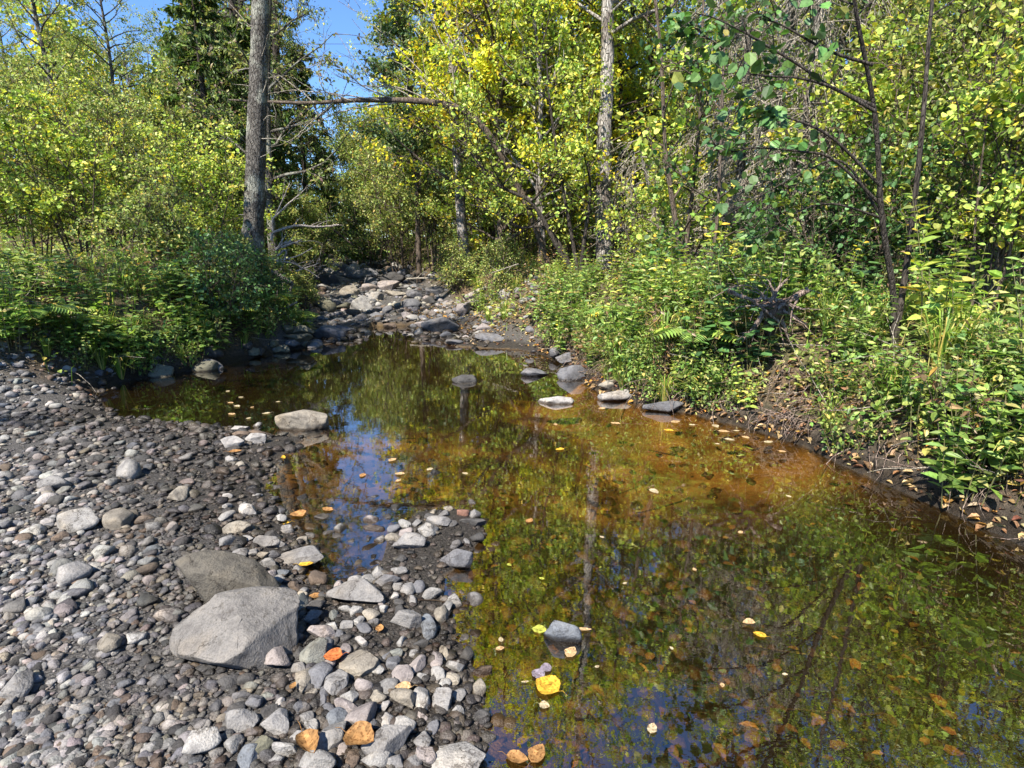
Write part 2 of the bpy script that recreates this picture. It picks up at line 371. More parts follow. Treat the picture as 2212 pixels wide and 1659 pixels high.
def ground_material():
    m, nt, out = new_mat('stream_ground')
    at = N(nt, 'ShaderNodeAttribute', attribute_name='tint')   # r: gravel, g: forest litter, b: under water
    sp = N(nt, 'ShaderNodeSeparateColor'); L(nt, at.outputs['Color'], sp.inputs[0])
    pos = N(nt, 'ShaderNodeNewGeometry').outputs['Position']
    def noise(s, d=6, r=.6):
        n = N(nt, 'ShaderNodeTexNoise'); n.inputs['Scale'].default_value = s; n.inputs['Detail'].default_value = d; n.inputs['Roughness'].default_value = r
        L(nt, pos, n.inputs['Vector']); return n.outputs['Fac']
    a, b, c = noise(3), noise(30), noise(120, 4)
    vo = N(nt, 'ShaderNodeTexVoronoi'); vo.inputs['Scale'].default_value = 60; L(nt, pos, vo.inputs['Vector'])
    gravel = ramp(nt, c, [(.3, (.037, .035, .033)), (.5, (.107, .10, .094)), (.72, (.22, .21, .197))]).outputs[0]
    gravel = mixc(nt, .6, gravel, mixc(nt, 1.0, gravel, ramp(nt, vo.outputs['Distance'], [(.1, (1.3, 1.3, 1.3)), (.7, (.25, .25, .25))]).outputs[0], 'MULTIPLY'))
    litter = ramp(nt, b, [(.3, (.026, .019, .012)), (.48, (.085, .060, .036)), (.60, (.17, .115, .068)), (.75, (.28, .19, .10))]).outputs[0]
    green = ramp(nt, a, [(.45, (0, 0, 0)), (.6, (.5, .5, .5))]).outputs[0]
    litter = mixc(nt, green, litter, (.07, .085, .025))
    mud = ramp(nt, b, [(.3, (.028, .023, .018)), (.6, (.075, .060, .045)), (.8, (.15, .12, .09))]).outputs[0]
    sand = mixc(nt, sp.outputs[0], (.011, .009, .0055), ramp(nt, a, [(.34, (.12, .075, .026)), (.50, (.46, .285, .095)), (.64, (.72, .47, .17))]).outputs[0])
    sand = mixc(nt, .5, sand, mixc(nt, 1.0, sand, ramp(nt, b, [(.3, (.5, .5, .5)), (.7, (1.3, 1.3, 1.3))]).outputs[0], 'MULTIPLY'))
    col = mixc(nt, sp.outputs[0], mud, gravel); col = mixc(nt, sp.outputs[1], col, litter); col = mixc(nt, sp.outputs[2], col, sand)
    sx = N(nt, 'ShaderNodeSeparateXYZ'); L(nt, pos, sx.inputs[0])
    ma = N(nt, 'ShaderNodeMath', operation='MULTIPLY_ADD'); ma.inputs[1].default_value = .05; L(nt, b, ma.inputs[0]); L(nt, sx.outputs['Z'], ma.inputs[2])
    wet = N(nt, 'ShaderNodeMapRange'); wet.inputs['From Min'].default_value = .085; wet.inputs['From Max'].default_value = .135; wet.inputs['To Min'].default_value = 1; wet.inputs['To Max'].default_value = 0
    L(nt, ma.outputs[0], wet.inputs['Value'])
    inv = N(nt, 'ShaderNodeMath', operation='SUBTRACT'); inv.inputs[0].default_value = 1; L(nt, sp.outputs[2], inv.inputs[1])
    wm = N(nt, 'ShaderNodeMath', operation='MULTIPLY'); L(nt, wet.outputs[0], wm.inputs[0]); L(nt, inv.outputs[0], wm.inputs[1])
    col = mixc(nt, wm.outputs[0], col, mixc(nt, 1.0, col, (.46, .42, .38), 'MULTIPLY'))
    p = N(nt, 'ShaderNodeBsdfPrincipled'); L(nt, col, p.inputs['Base Color']); p.inputs['Specular IOR Level'].default_value = .3
    rr = N(nt, 'ShaderNodeMapRange'); rr.inputs['To Min'].default_value = .92; rr.inputs['To Max'].default_value = .45; L(nt, wm.outputs[0], rr.inputs['Value']); L(nt, rr.outputs[0], p.inputs['Roughness'])
    bp = N(nt, 'ShaderNodeBump'); bp.inputs['Strength'].default_value = .9; bp.inputs['Distance'].default_value = .02
    ad = N(nt, 'ShaderNodeMath', operation='ADD'); L(nt, b, ad.inputs[0]); L(nt, c, ad.inputs[1]); L(nt, ad.outputs[0], bp.inputs['Height']); L(nt, bp.outputs[0], p.inputs['Normal'])
    L(nt, p.outputs[0], out.inputs[0]); return m
xc, yc, zc = XX.ravel(), YY.ravel(), ZZ.ravel()
ccx = np.interp(yc, CY, CX); chw = np.interp(yc, CY, CHW)
rif = sstep(.5, .0, np.maximum(np.abs(xc-ccx)-chw, 0))*(yc > 9.2)
barm = sstep(6.6, 5.4, yc+.15*np.clip(-xc-3, 0, 9))*(xc < .3)*sstep(.75, .5, zc)
beach = sstep(.45, .2, zc)*(yc > 8.5)*(yc < 13)*(xc < .4)*.8
grav = np.clip(np.maximum(np.maximum(rif, barm), beach), 0, 1)
lit = np.clip(1-grav, 0, 1)*sstep(.10, .32, zc)
uw = zc < -.006
amber = np.maximum(np.maximum(.8*sstep(1.3, .5, seg_dist(xc, yc, POOLA[1:6], False))*(yc < 6.6)*sstep(3.2, 4.4, yc), sstep(1.0, .2, np.hypot((xc+.9)/1.0, (yc-3.9)/.9)-.5)), .75*sstep(.8, .1, np.hypot((xc-1.0)/1.5, (yc-4.2)/.8)-.45))
amber = np.maximum(amber, .5*sstep(.5, .0, np.hypot((xc-.1)/.5, (yc-1.75)/.5)-.3))
grav = np.where(uw, np.clip(amber*(.50+.62*wob(xc*1.5, yc*3.2, 1, 4)+.35*wob(xc*.8, yc*1.5, 0, 2))+.05*wob(xc, yc*1.6, 0, 3), 0, 1), grav)
gt = np.stack((grav, lit, sstep(.004, -.02, zc)), 1)
mb = MB(); mb.add(np.stack((XX.ravel(), YY.ravel(), ZZ.ravel()), 1), GF)
go = mb.build('ground', [ground_material()]); go.data.attributes.remove(go.data.attributes['tint'])
ga = go.data.attributes.new('tint', 'FLOAT_COLOR', 'POINT'); ga.data.foreach_set('color', np.concatenate((gt, np.ones((len(gt), 1))), 1).astype(np.float32).ravel())
tag(go, kind='structure')

# ------------------------------------------------------------------ water
def water_material():
    m, nt, out = new_mat('creek_water')
    pos = N(nt, 'ShaderNodeNewGeometry').outputs['Position']
    def noise(s, sc, d):
        mp = N(nt, 'ShaderNodeMapping'); mp.inputs['Scale'].default_value = sc; L(nt, pos, mp.inputs['Vector'])
        n = N(nt, 'ShaderNodeTexNoise'); n.inputs['Scale'].default_value = s; n.inputs['Detail'].default_value = d; L(nt, mp.outputs[0], n.inputs['Vector']); return n.outputs['Fac']
    a = noise(3.2, (1, .75, 1), 2); b = noise(15, (1, 1.3, 1), 3)
    ad = N(nt, 'ShaderNodeMath', operation='MULTIPLY_ADD'); ad.inputs[1].default_value = .16; L(nt, b, ad.inputs[0]); L(nt, a, ad.inputs[2])
    bp = N(nt, 'ShaderNodeBump'); bp.inputs['Strength'].default_value = 1.0; bp.inputs['Distance'].default_value = WATER_BUMP; L(nt, ad.outputs[0], bp.inputs['Height'])
    gi = N(nt, 'ShaderNodeNewGeometry'); dt_ = N(nt, 'ShaderNodeVectorMath', operation='DOT_PRODUCT'); L(nt, gi.outputs['Incoming'], dt_.inputs[0]); L(nt, bp.outputs[0], dt_.inputs[1])
    ab = N(nt, 'ShaderNodeMath', operation='ABSOLUTE'); L(nt, dt_.outputs['Value'], ab.inputs[0])
    om = N(nt, 'ShaderNodeMath', operation='SUBTRACT', use_clamp=True); om.inputs[0].default_value = 1; L(nt, ab.outputs[0], om.inputs[1])
    pw = N(nt, 'ShaderNodeMath', operation='POWER'); pw.inputs[1].default_value = 3.4; L(nt, om.outputs[0], pw.inputs[0])
    fr = N(nt, 'ShaderNodeMath', operation='MULTIPLY_ADD'); fr.inputs[1].default_value = 1-WATER_F0; fr.inputs[2].default_value = WATER_F0; L(nt, pw.outputs[0], fr.inputs[0])
    t = N(nt, 'ShaderNodeBsdfTransparent'); t.inputs['Color'].default_value = (.86, .70, .43, 1)
    g = N(nt, 'ShaderNodeBsdfGlossy'); g.inputs['Roughness'].default_value = .0; g.inputs['Color'].default_value = (1, 1, 1, 1); L(nt, bp.outputs[0], g.inputs['Normal'])
    mx = N(nt, 'ShaderNodeMixShader'); L(nt, fr.outputs[0], mx.inputs[0]); L(nt, t.outputs[0], mx.inputs[1]); L(nt, g.outputs[0], mx.inputs[2])
    L(nt, mx.outputs[0], out.inputs[0]); return m
WATER_BUMP, WATER_F0 = .0010, .22
mb = MB(); wx = np.array([-6.5, 4.6]); wy = np.array([-3.0, 12.6])
mb.add([(wx[0], wy[0], 0), (wx[1], wy[0], 0), (wx[1], wy[1], 0), (wx[0], wy[1], 0)], [(0, 1, 2, 3)])
tag(mb.build('water', [water_material()]), kind='structure')

# ------------------------------------------------------------------ stones
def ico(sub):
    bm = bmesh.new(); bmesh.ops.create_icosphere(bm, subdivisions=sub, radius=1.0)
    V = np.array([v.co[:] for v in bm.verts]); F = np.array([[v.index for v in f.verts] for f in bm.faces]); bm.free(); return V, F
ICO = {k: ico(k) for k in (1, 2, 3, 4, 5)}
def rock_verts(seed, sub=4, cuts=14, sharp=1.0, rough=.036):
    r = np.random.default_rng(seed); V, F = ICO[sub]; V = V.copy()
    for k in range(cuts):
        n = nrmz(r.standard_normal(3)); d = r.uniform(.44, .84)
        pr = V@n; V -= (np.maximum(pr-d, 0)*(.86+.12*sharp))[:, None]*n
    for f, a in ((2.3, 1.0), (5.0, .6), (11., .4), (23., .28)):
        dsp = np.zeros(len(V))
        for q in range(5):
            k = nrmz(r.standard_normal(3))*f; dsp += np.sin(V@k+r.uniform(0, 6.28))
        V *= (1+rough*a*dsp/2.2)[:, None]
    lo, hi = V.min(0), V.max(0); V = (V-(lo+hi)/2)/((hi-lo)/2)
    return V, F
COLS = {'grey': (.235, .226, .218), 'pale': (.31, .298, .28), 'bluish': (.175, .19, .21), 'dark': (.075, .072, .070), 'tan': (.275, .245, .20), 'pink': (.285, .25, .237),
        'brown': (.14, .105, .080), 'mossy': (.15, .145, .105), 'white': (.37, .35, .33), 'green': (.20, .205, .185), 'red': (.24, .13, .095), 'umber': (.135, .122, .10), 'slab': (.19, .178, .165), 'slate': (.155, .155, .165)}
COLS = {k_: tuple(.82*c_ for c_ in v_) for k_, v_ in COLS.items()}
rs = np.random.default_rng(11)
STONES = []     # (x, y, radius) of what is already there
def place_stone(px, py, w, h, rot, col, label, name='stone', flat=.55, cuts=14, sharp=1.0, seed=None, sub=None, zoff=None, tilt=(0, 0), group=None, deep=None):
    seed = seed if seed is not None else int(px*7+py*13)
    p = hit(px, py+.30*h); z0 = max(gz(p[0], p[1]), -.025); p = on_z(px, py+.1*h, min(z0+.02, 1.45))
    if py < 640: p = hit(px, py+.30*h)
    dvec = p-CAMP; dep = math.atan2(-dvec[2], dvec[1]); fwd = dvec[1]*CP-dvec[2]*SP
    mpp = fwd/FPX; Wm = w*mpp; Hm = h*mpp
    sz = flat*1.3*Wm
    if sz*math.cos(dep) > 1.0*Hm: sz = 1.0*Hm/math.cos(dep)
    sy = math.sqrt(max(Hm**2-(sz*math.cos(dep))**2, .01*Hm**2))/math.sin(dep)
    sy = min(max(sy, .45*Wm), 2.2*Wm) if deep is None else deep*Wm
    zc = z0+((0 if zoff is None else zoff*0)+sz*.27)
    c = on_z(px, py, zc) if py > 640 else p+np.array((0, 0, sz*.2))
    sub = sub or (5 if w > 95 else 4 if w > 40 else 3)
    V, F = rock_verts(seed, sub, cuts, sharp)
    V = V*np.array((Wm/2, sy/2, sz/2))*1.06
    m = MB(); m.add(V, F)
    o = m.build(name, [M_STONE], loc=tuple(c)); o.rotation_euler = (tilt[0], tilt[1], math.radians(rot))
    cc = np.array(COLS[col])*rs.uniform(.88, 1.12); o.color = (*cc, 1)
    tag(o, label, 'boulder' if name == 'boulder' else 'stone', group)
    STONES.append((c[0], c[1], max(Wm, sy)/2)); return o
BIG = dict(name='boulder')
ST = [
 (500, 1262, 222, 116, -8, 'umber', 'large rounded brown grey boulder at the left edge, behind the large pale slab', dict(name='boulder', flat=.55, cuts=9, sharp=.7, seed=5150)),
 (505, 1376, 250, 150, 14, 'slab', 'large pale angular slab lying in front of the brown grey boulder', dict(name='boulder', flat=.42, cuts=20, sub=5)),
 (596, 1422, 60, 56, 15, 'pink', 'pinkish angular rock leaning on the right foot of the large pale slab', {}),
 (771, 1280, 124, 54, -4, 'grey', 'broad flat grey stone with a twig on top, widest on the near gravel bar', dict(flat=.38, cuts=8, sharp=.6)),
 (879, 1338, 69, 38, -6, 'grey', 'oblong grey brick shaped stone beside the upright bluish stone', dict(cuts=14)),
 (927, 1352, 34, 60, 10, 'bluish', 'speckled bluish stone pointing towards the viewer beside the oblong brick shaped stone', dict(flat=.7)),
 (952, 1326, 31, 32, 0, 'tan', 'tan rounded stone at the water edge just behind the speckled bluish stone', {}),
 (676, 1332, 38, 29, 5, 'grey', 'blocky grey stone between the elongated stone and the flat twig topped stone', {}),
 (695, 1367, 59, 34, -4, 'pink', 'low oval pinkish grey stone above the smooth greenish cobble', dict(flat=.5, cuts=8)),
 (678, 1410, 58, 54, 18, 'green', 'smooth greenish grey cobble with a light left face next to an orange leaf', dict(flat=.8, cuts=8)),
 (777, 1431, 85, 54, 5, 'tan', 'flat light tan stone with a dark wet rim, right of the orange leaf', dict(flat=.30, cuts=12)),
 (688, 1459, 50, 48, -20, 'slate', 'slate grey stone overlapped by a heart shaped stone', {}),
 (727, 1475, 49, 50, 8, 'grey', 'heart shaped grey stone below the flat light tan stone', dict(cuts=9)),
 (656, 1470, 36, 50, 15, 'tan', 'upright tan wedge stone beside the slate grey stone', {}),
 (646, 1443, 31, 32, 30, 'grey', 'knobbly grey stone under the smooth greenish cobble', {}),
 (711, 1434, 26, 26, 0, 'pink', 'small pinkish cube like stone below the orange leaf', {}),
 (786, 1481, 39, 27, -8, 'pink', 'smooth oval pinkish pebble stone below the flat light tan stone', dict(cuts=6, sharp=.4)),
 (867, 1457, 47, 42, 25, 'pink', 'lumpy pinkish stone with a thin crack near the middle of the bar', {}),
 (898, 1436, 32, 42, -25, 'pink', 'egg shaped stone with a bluish upper end right of the lumpy cracked stone', dict(cuts=7)),
 (850, 1431, 30, 27, 5, 'slate', 'purplish grey cube like stone above the lumpy cracked stone', {}),
 (856, 1411, 29, 18, 0, 'green', 'small greenish grey peaked stone behind the purplish cube like stone', {}),
 (942, 1425, 28, 34, 10, 'pink', 'pale stone with a mauve top standing by the olive yellow stone', {}),
 (983, 1439, 40, 26, -5, 'pale', 'pale oval stone at the water edge right of the bar', dict(cuts=7, sharp=.5)),
 (958, 1408, 20, 32, 15, 'tan', 'olive yellow upright stone at the water edge', {}),
 (911, 1462, 23, 18, 0, 'pale', 'small whitish round stone below the egg shaped stone', {}),
 (1042, 1453, 42, 26, 8, 'brown', 'rusty brown wet stone farthest right at the bar edge', {}),
 (1034, 1488, 32, 34, 0, 'tan', 'half wet cube like stone just below the rusty brown wet stone', {}),
 (956, 1512, 44, 43, 12, 'grey', 'squarish grey stone with chipped edge at the waterline', {}),
 (911, 1510, 39, 48, 20, 'pale', 'tall pale almond shaped stone left of the squarish grey stone', dict(cuts=8)),
 (870, 1510, 57, 36, -18, 'tan', 'sunlit tan block with a dark wet front face', dict(cuts=15)),
 (811, 1505, 48, 26, -10, 'tan', 'low tan stone sunk in a puddle left of the sunlit tan block', dict(flat=.3)),
 (831, 1524, 22, 22, 0, 'white', 'small round whitish stone between the sunken tan stone and the tan block', {}),
 (838, 1556, 31, 29, 20, 'white', 'bright cream stone above the broad slab near the bottom', {}),
 (910, 1548, 25, 21, 15, 'pink', 'small pinkish egg stone sitting in the wet gravel below the almond shaped stone', {}),
 (987, 1534, 30, 19, -15, 'pale', 'small pale oval stone below the squarish grey stone', {}),
 (782, 1543, 64, 58, -30, 'pink', 'large pinkish pointed stone rising to the right near the brown leaf', dict(cuts=13)),
 (746, 1529, 60, 24, -15, 'pink', 'long low pinkish stone behind the pointed stone', {}),
 (728, 1552, 45, 36, 10, 'bluish', 'bluish purple stone between the long low stone and the coarse rounded stone', {}),
 (756, 1510, 42, 28, 35, 'pale', 'slender pale stone tilted up to the right above the long low stone', dict(flat=.45)),
 (700, 1503, 26, 38, 10, 'slate', 'narrow slate wedge below the heart shaped stone', {}),
 (715, 1591, 63, 62, -15, 'grey', 'coarse rounded grey stone left of the big brown leaf', dict(cuts=8)),
 (797, 1572, 31, 32, 0, 'slate', 'speckled purplish stone behind the big brown leaf', {}),
 (836, 1606, 104, 66, 14, 'grey', 'broad grey slab near the bottom, right of the big brown leaf', dict(flat=.45, cuts=11)),
 (913, 1602, 37, 35, 0, 'grey', 'triangular grey stone right of the broad bottom slab', {}),
 (984, 1642, 118, 80, -20, 'pale', 'large pale rough slab at the bottom beside the water', dict(flat=.22, cuts=13)),
 (920, 1632, 46, 36, -10, 'pink', 'pinkish stone leaning on the large pale rough slab', {}),
 (815, 1642, 66, 34, 12, 'pale', 'long pale stone under the broad bottom slab', dict(flat=.45)),
 (687, 1648, 78, 38, -3, 'pale', 'wide pale stone at the bottom edge below the folded brown leaf', {}),
 (738, 1617, 28, 38, 20, 'pink', 'mauve egg stone under the coarse rounded stone', {}),
 (597, 1558, 56, 50, 10, 'grey', 'rough grey stone with flaky edge on the lower left gravel', {}),
 (518, 1560, 74, 46, 4, 'grey', 'big grey oval stone nearest the lower left corner of the bar', dict(cuts=8)),
 (549, 1515, 38, 33, 30, 'slate', 'three sided slate stone above the big grey oval stone', {}),
 (523, 1503, 40, 26, 10, 'slate', 'ribbed slate stone on the fine gravel under the large pale slab', {}),
 (537, 1634, 43, 52, 15, 'bluish', 'grey blue tapered stone at the lower left bottom edge', {}),
 (616, 1617, 54, 24, 4, 'pale', 'flat topped pale stone left of the folded brown leaf', {}),
 (650, 1591, 46, 19, 5, 'grey', 'thin grey stone above the folded brown leaf', {}),
 (673, 1569, 28, 32, 20, 'pale', 'pale tooth shaped stone left of the coarse rounded stone', {}),
 (664, 1548, 26, 26, 40, 'pale', 'pale slanted stone above the tooth shaped stone', {}),
 (647, 1525, 29, 26, 30, 'slate', 'slate chip left of the narrow slate wedge', {}),
 (577, 1504, 26, 18, 20, 'green', 'greenish oval stone on the fine gravel under the pinkish angular rock', {}),
 (605, 1517, 17, 18, 0, 'white', 'tiny whitish egg stone on the dark fine gravel', {}),
 (674, 1498, 24, 18, 0, 'tan', 'small tan egg stone left of the narrow slate wedge', {}),
 (598, 1639, 34, 23, 0, 'pale', 'pale oval stone right of the grey blue tapered stone', {}),
 (563, 1611, 54, 38, 15, 'mossy', 'flat mossy grey stone above the grey blue tapered stone', {}),
 (850, 1646, 42, 32, 0, 'grey', 'plain grey stone at the bottom edge under the broad slab', {}),
 (896, 1646, 34, 26, 10, 'grey', 'smooth grey stone at the bottom edge left of the large pale slab', {}),
 (763, 1637, 34, 34, 0, 'brown', 'dark reddish brown wet stone under the big brown leaf', {}),
 (650, 1304, 31, 52, 20, 'green', 'elongated greenish grey stone pointing up beside the boulder', dict(flat=.7)),
 (683, 1308, 42, 25, 15, 'dark', 'dark sloping stone right of the elongated greenish stone', {}),
 (633, 1267, 42, 30, -5, 'brown', 'smooth brown stone at the right shoulder of the brown grey boulder', dict(cuts=7)),
 (616, 1284, 48, 36, 0, 'slate', 'grey stone tucked between the boulder and the smooth brown stone', {}),
 (688, 1250, 40, 33, 10, 'brown', 'reddish brown domed stone by the small blue puddle', {}),
 (612, 1237, 26, 19, 0, 'bluish', 'small bluish stone behind the brown grey boulder', {}),
 (643, 1229, 23, 15, 0, 'grey', 'small grey egg stone below the long flat slab', {}),
 (773, 1223, 24, 25, 0, 'tan', 'round tan stone standing in the end of the blue puddle', {}),
 (862, 1233, 38, 15, -4, 'grey', 'thin flat grey stone right of the blue puddle', {}),
 (838, 1252, 54, 22, 8, 'slate', 'dark ridged stone just behind the broad flat stone', {}),
 (880, 1271, 31, 26, 10, 'grey', 'grey cube like stone right of the broad flat stone', {}),
 (905, 1268, 26, 24, 0, 'slate', 'slate stone at the water edge behind the oblong stone', {}),
 (853, 1287, 18, 15, 0, 'white', 'tiny white stone off the right end of the broad flat stone', {}),
 (983, 1208, 74, 40, -12, 'slate', 'purplish slab standing in the water off the tip of the bar', dict(flat=.5, cuts=13)),
 (817, 1244, 25, 18, 0, 'grey', 'small grey stone behind the dark ridged stone', {}),
 (825, 1315, 24, 18, 0, 'pale', 'small pale stone below the right half of the broad flat stone', {}),
 (770, 1322, 27, 21, 0, 'pale', 'small pale stone below the middle of the broad flat stone', {}),
 (746, 1315, 29, 15, 0, 'pale', 'small pale arched stone below the left half of the broad flat stone', {}),
 (721, 1328, 24, 22, -25, 'green', 'small greenish stone right of the blocky grey stone', {}),
 (776, 1341, 22, 21, 0, 'pale', 'small pale stone with a corner broken off in the middle of the dark gravel', {}),
 (808, 1345, 26, 15, 25, 'grey', 'small grey oval stone left of the oblong brick shaped stone', {}),
 (779, 1387, 31, 19, -20, 'white', 'knobbly white stone alone on the dark wet gravel', {}),
 (642, 1363, 31, 28, 15, 'dark', 'dark wet stone beside the right edge of the large pale slab', {}),
 (907, 1391, 38, 18, -6, 'dark', 'dark flat stone with a grey top at the water edge', {}),
 (884, 1172, 72, 36, -6, 'grey', 'pitted grey stone with a tan front at the far side of the bar tip', dict(cuts=12)),
 (848, 1164, 32, 24, 10, 'tan', 'tan stone with a pale top touching the pitted grey stone', {}),
 (928, 1143, 43, 33, 25, 'pale', 'pale angular stone on the bar tip above the pitted grey stone', {}),
 (946, 1127, 52, 21, -8, 'grey', 'low grey stone at the far end of the bar tip', {}),
 (877, 1150, 29, 24, -25, 'pink', 'pinkish stone between the dark plank like stone and the bar tip', {}),
 (807, 1145, 57, 19, -3, 'brown', 'dark brown plank like stone beyond the blue puddle', {}),
 (1020, 1127, 60, 21, -6, 'dark', 'dark flat stone lying in the water off the bar tip', dict(flat=.25)),
 (794, 1165, 24, 22, 0, 'slate', 'wet slate stone at the right edge of the blue puddle', {}),
 (653, 914, 104, 56, 5, 'tan', 'large smooth rounded boulder at the end of the gravel spit, in the pool', dict(name='boulder', flat=.62, cuts=7, sharp=.5)),
 (550, 949, 47, 21, -4, 'white', 'bright flat white stone on the gravel spit', {}),
 (502, 957, 46, 27, 0, 'white', 'bright white stone with pitted front on the left of the gravel spit', {}),
 (561, 937, 43, 15, -3, 'brown', 'low brown stone behind the bright flat white stone', {}),
 (518, 938, 42, 15, 0, 'brown', 'low dark brown stone behind the pitted white stone', {}),
 (553, 921, 24, 18, 0, 'pale', 'pale round stone on the far rim of the gravel spit', {}),
 (519, 927, 40, 13, 0, 'white', 'flat white stone on the far rim of the gravel spit', {}),
 (521, 1004, 26, 21, 0, 'tan', 'round tan stone on the near flank of the gravel spit', {}),
 (498, 996, 26, 19, 0, 'white', 'white stone left of the round tan stone on the spit', {}),
 (532, 1104, 43, 30, -28, 'white', 'sunlit cream wedge at the left shore', {}),
 (513, 1142, 62, 30, 8, 'tan', 'smooth tan boulder shaped stone at the left shore below the cream wedge', dict(cuts=7)),
 (577, 1172, 55, 29, 18, 'grey', 'grey angular stone on the left shore', {}),
 (645, 1204, 104, 32, 8, 'grey', 'long flat grey slab running into the blue puddle', dict(flat=.25)),
 (530, 1165, 35, 15, -20, 'pale', 'small pale oblong stone on the left shore under the smooth tan stone', {}),
 (605, 1176, 29, 17, 0, 'grey', 'small grey block right of the angular stone on the left shore', {}),
 (568, 1200, 24, 18, 0, 'tan', 'small rounded stone among white pebbles on the left shore', {}),
 (571, 1218, 46, 20, 14, 'pale', 'long pale stone between the white pebbles and the boulder', {}),
 (492, 1072, 22, 15, 0, 'white', 'small white stone at the water edge on the left', {}),
 (590, 1079, 18, 17, 0, 'dark', 'dark pointed stone standing in the amber shallows', {}),
 (491, 1113, 25, 26, 0, 'pale', 'pale stone left of the sunlit cream wedge', {}),
 (943, 1023, 24, 17, 10, 'dark', 'dark brown stone breaking the water in mid pool', {}),
 (804, 1076, 31, 15, 0, 'slate', 'slate stone showing in the blue reflection', dict(flat=.35)),
 (1000, 1108, 26, 15, 0, 'red', 'small reddish stone behind the dark flat stone in the water', {}),
 (1215, 1374, 79, 62, -14, 'bluish', 'angular blue grey rock standing alone in the near water', dict(flat=.72, cuts=12)),
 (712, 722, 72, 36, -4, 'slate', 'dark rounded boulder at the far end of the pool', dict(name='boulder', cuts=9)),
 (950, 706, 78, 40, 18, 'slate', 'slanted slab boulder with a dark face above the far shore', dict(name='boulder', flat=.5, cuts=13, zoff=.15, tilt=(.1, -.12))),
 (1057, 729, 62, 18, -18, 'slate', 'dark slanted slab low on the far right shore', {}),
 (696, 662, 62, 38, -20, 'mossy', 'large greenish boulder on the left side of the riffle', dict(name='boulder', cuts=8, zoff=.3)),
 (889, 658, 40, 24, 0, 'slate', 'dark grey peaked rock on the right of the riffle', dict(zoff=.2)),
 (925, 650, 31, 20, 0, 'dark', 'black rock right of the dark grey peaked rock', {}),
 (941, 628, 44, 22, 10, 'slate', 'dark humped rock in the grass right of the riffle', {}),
 (1012, 664, 42, 32, -15, 'pink', 'pinkish slab leaning on the grassy bank at the far right shore', {}),
 (746, 712, 46, 17, -6, 'slate', 'flat dark slab right of the dark rounded boulder', {}),
 (792, 718, 29, 14, 0, 'tan', 'tan rounded stone right of the flat dark slab', {}),
 (843, 706, 29, 15, 0, 'brown', 'dark brown stone at the mouth of the small upper pool', {}),
 (881, 683, 27, 18, 0, 'pink', 'pair like pinkish stone on the sunlit far shore', {}),
 (912, 703, 32, 18, 0, 'pink', 'pinkish grey stone left of the slanted slab boulder', {}),
 (963, 724, 32, 16, 20, 'slate', 'small triangular stone in front of the slanted slab boulder', {}),
 (982, 740, 38, 13, 0, 'slate', 'low slate stone at the far waterline', {}),
 (977, 709, 22, 19, 0, 'tan', 'tan wedge leaning on the slanted slab boulder', {}),
 (1045, 708, 35, 18, 0, 'pink', 'pinkish flaky stone on the far right shore', {}),
 (653, 714, 50, 21, 0, 'mossy', 'mossy dark stone left of the dark rounded boulder', {}),
 (624, 711, 24, 18, 0, 'mossy', 'small mossy stone at the foot of the left bank', {}),
 (644, 729, 58, 17, 0, 'mossy', 'flat mossy stone at the far left waterline', {}),
 (656, 740, 26, 17, 0, 'dark', 'black wet stone at the far left waterline', {}),
 (814, 680, 34, 13, 0, 'slate', 'flat slate stone above the small upper pool', {}),
 (784, 684, 23, 12, 0, 'dark', 'dark stone at the left of the small upper pool', {}),
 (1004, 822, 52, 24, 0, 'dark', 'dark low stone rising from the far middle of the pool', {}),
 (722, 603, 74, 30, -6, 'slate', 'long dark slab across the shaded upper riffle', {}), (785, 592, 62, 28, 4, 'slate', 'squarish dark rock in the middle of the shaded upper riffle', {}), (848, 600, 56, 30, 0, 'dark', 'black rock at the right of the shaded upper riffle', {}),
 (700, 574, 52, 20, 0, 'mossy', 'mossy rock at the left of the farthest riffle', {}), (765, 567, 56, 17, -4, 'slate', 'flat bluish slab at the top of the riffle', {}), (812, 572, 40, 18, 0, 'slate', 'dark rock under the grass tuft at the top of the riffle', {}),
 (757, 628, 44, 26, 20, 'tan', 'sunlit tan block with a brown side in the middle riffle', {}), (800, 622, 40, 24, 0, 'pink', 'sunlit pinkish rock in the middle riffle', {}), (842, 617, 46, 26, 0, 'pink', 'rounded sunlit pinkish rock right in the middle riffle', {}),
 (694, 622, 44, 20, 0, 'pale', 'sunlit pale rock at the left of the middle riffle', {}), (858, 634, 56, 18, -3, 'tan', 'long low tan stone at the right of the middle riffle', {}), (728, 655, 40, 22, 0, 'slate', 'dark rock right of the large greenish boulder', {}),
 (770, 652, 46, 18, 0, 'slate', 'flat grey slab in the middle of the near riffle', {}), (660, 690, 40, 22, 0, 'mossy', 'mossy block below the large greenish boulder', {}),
 (1155, 808, 57, 26, 8, 'slate', 'slate stone with a ridge left of the big right bank rocks', {}),
 (1246, 809, 78, 42, 10, 'slate', 'big slate rock with a sloping face against the right bank', dict(name='boulder', cuts=13)),
 (1226, 776, 50, 29, 0, 'slate', 'rounded slate rock behind the big sloping rock at the right bank', {}),
 (1200, 762, 26, 19, 0, 'slate', 'small dark rock farthest along the right bank', {}),
 (1200, 867, 76, 24, -4, 'white', 'low stone with a chalk white top in the water off the right bank', dict(flat=.3)),
 (1332, 856, 76, 28, 10, 'white', 'wedge shaped rock with a white top at the right waterline', dict(flat=.36)),
 (1312, 833, 40, 23, 0, 'tan', 'tan stone resting under the right bank', {}),
 (1432, 879, 82, 28, 6, 'slate', 'long slate rock low under the right bank', dict(flat=.34)),
]
for s in ST:
    place_stone(*s[:7], **s[7])

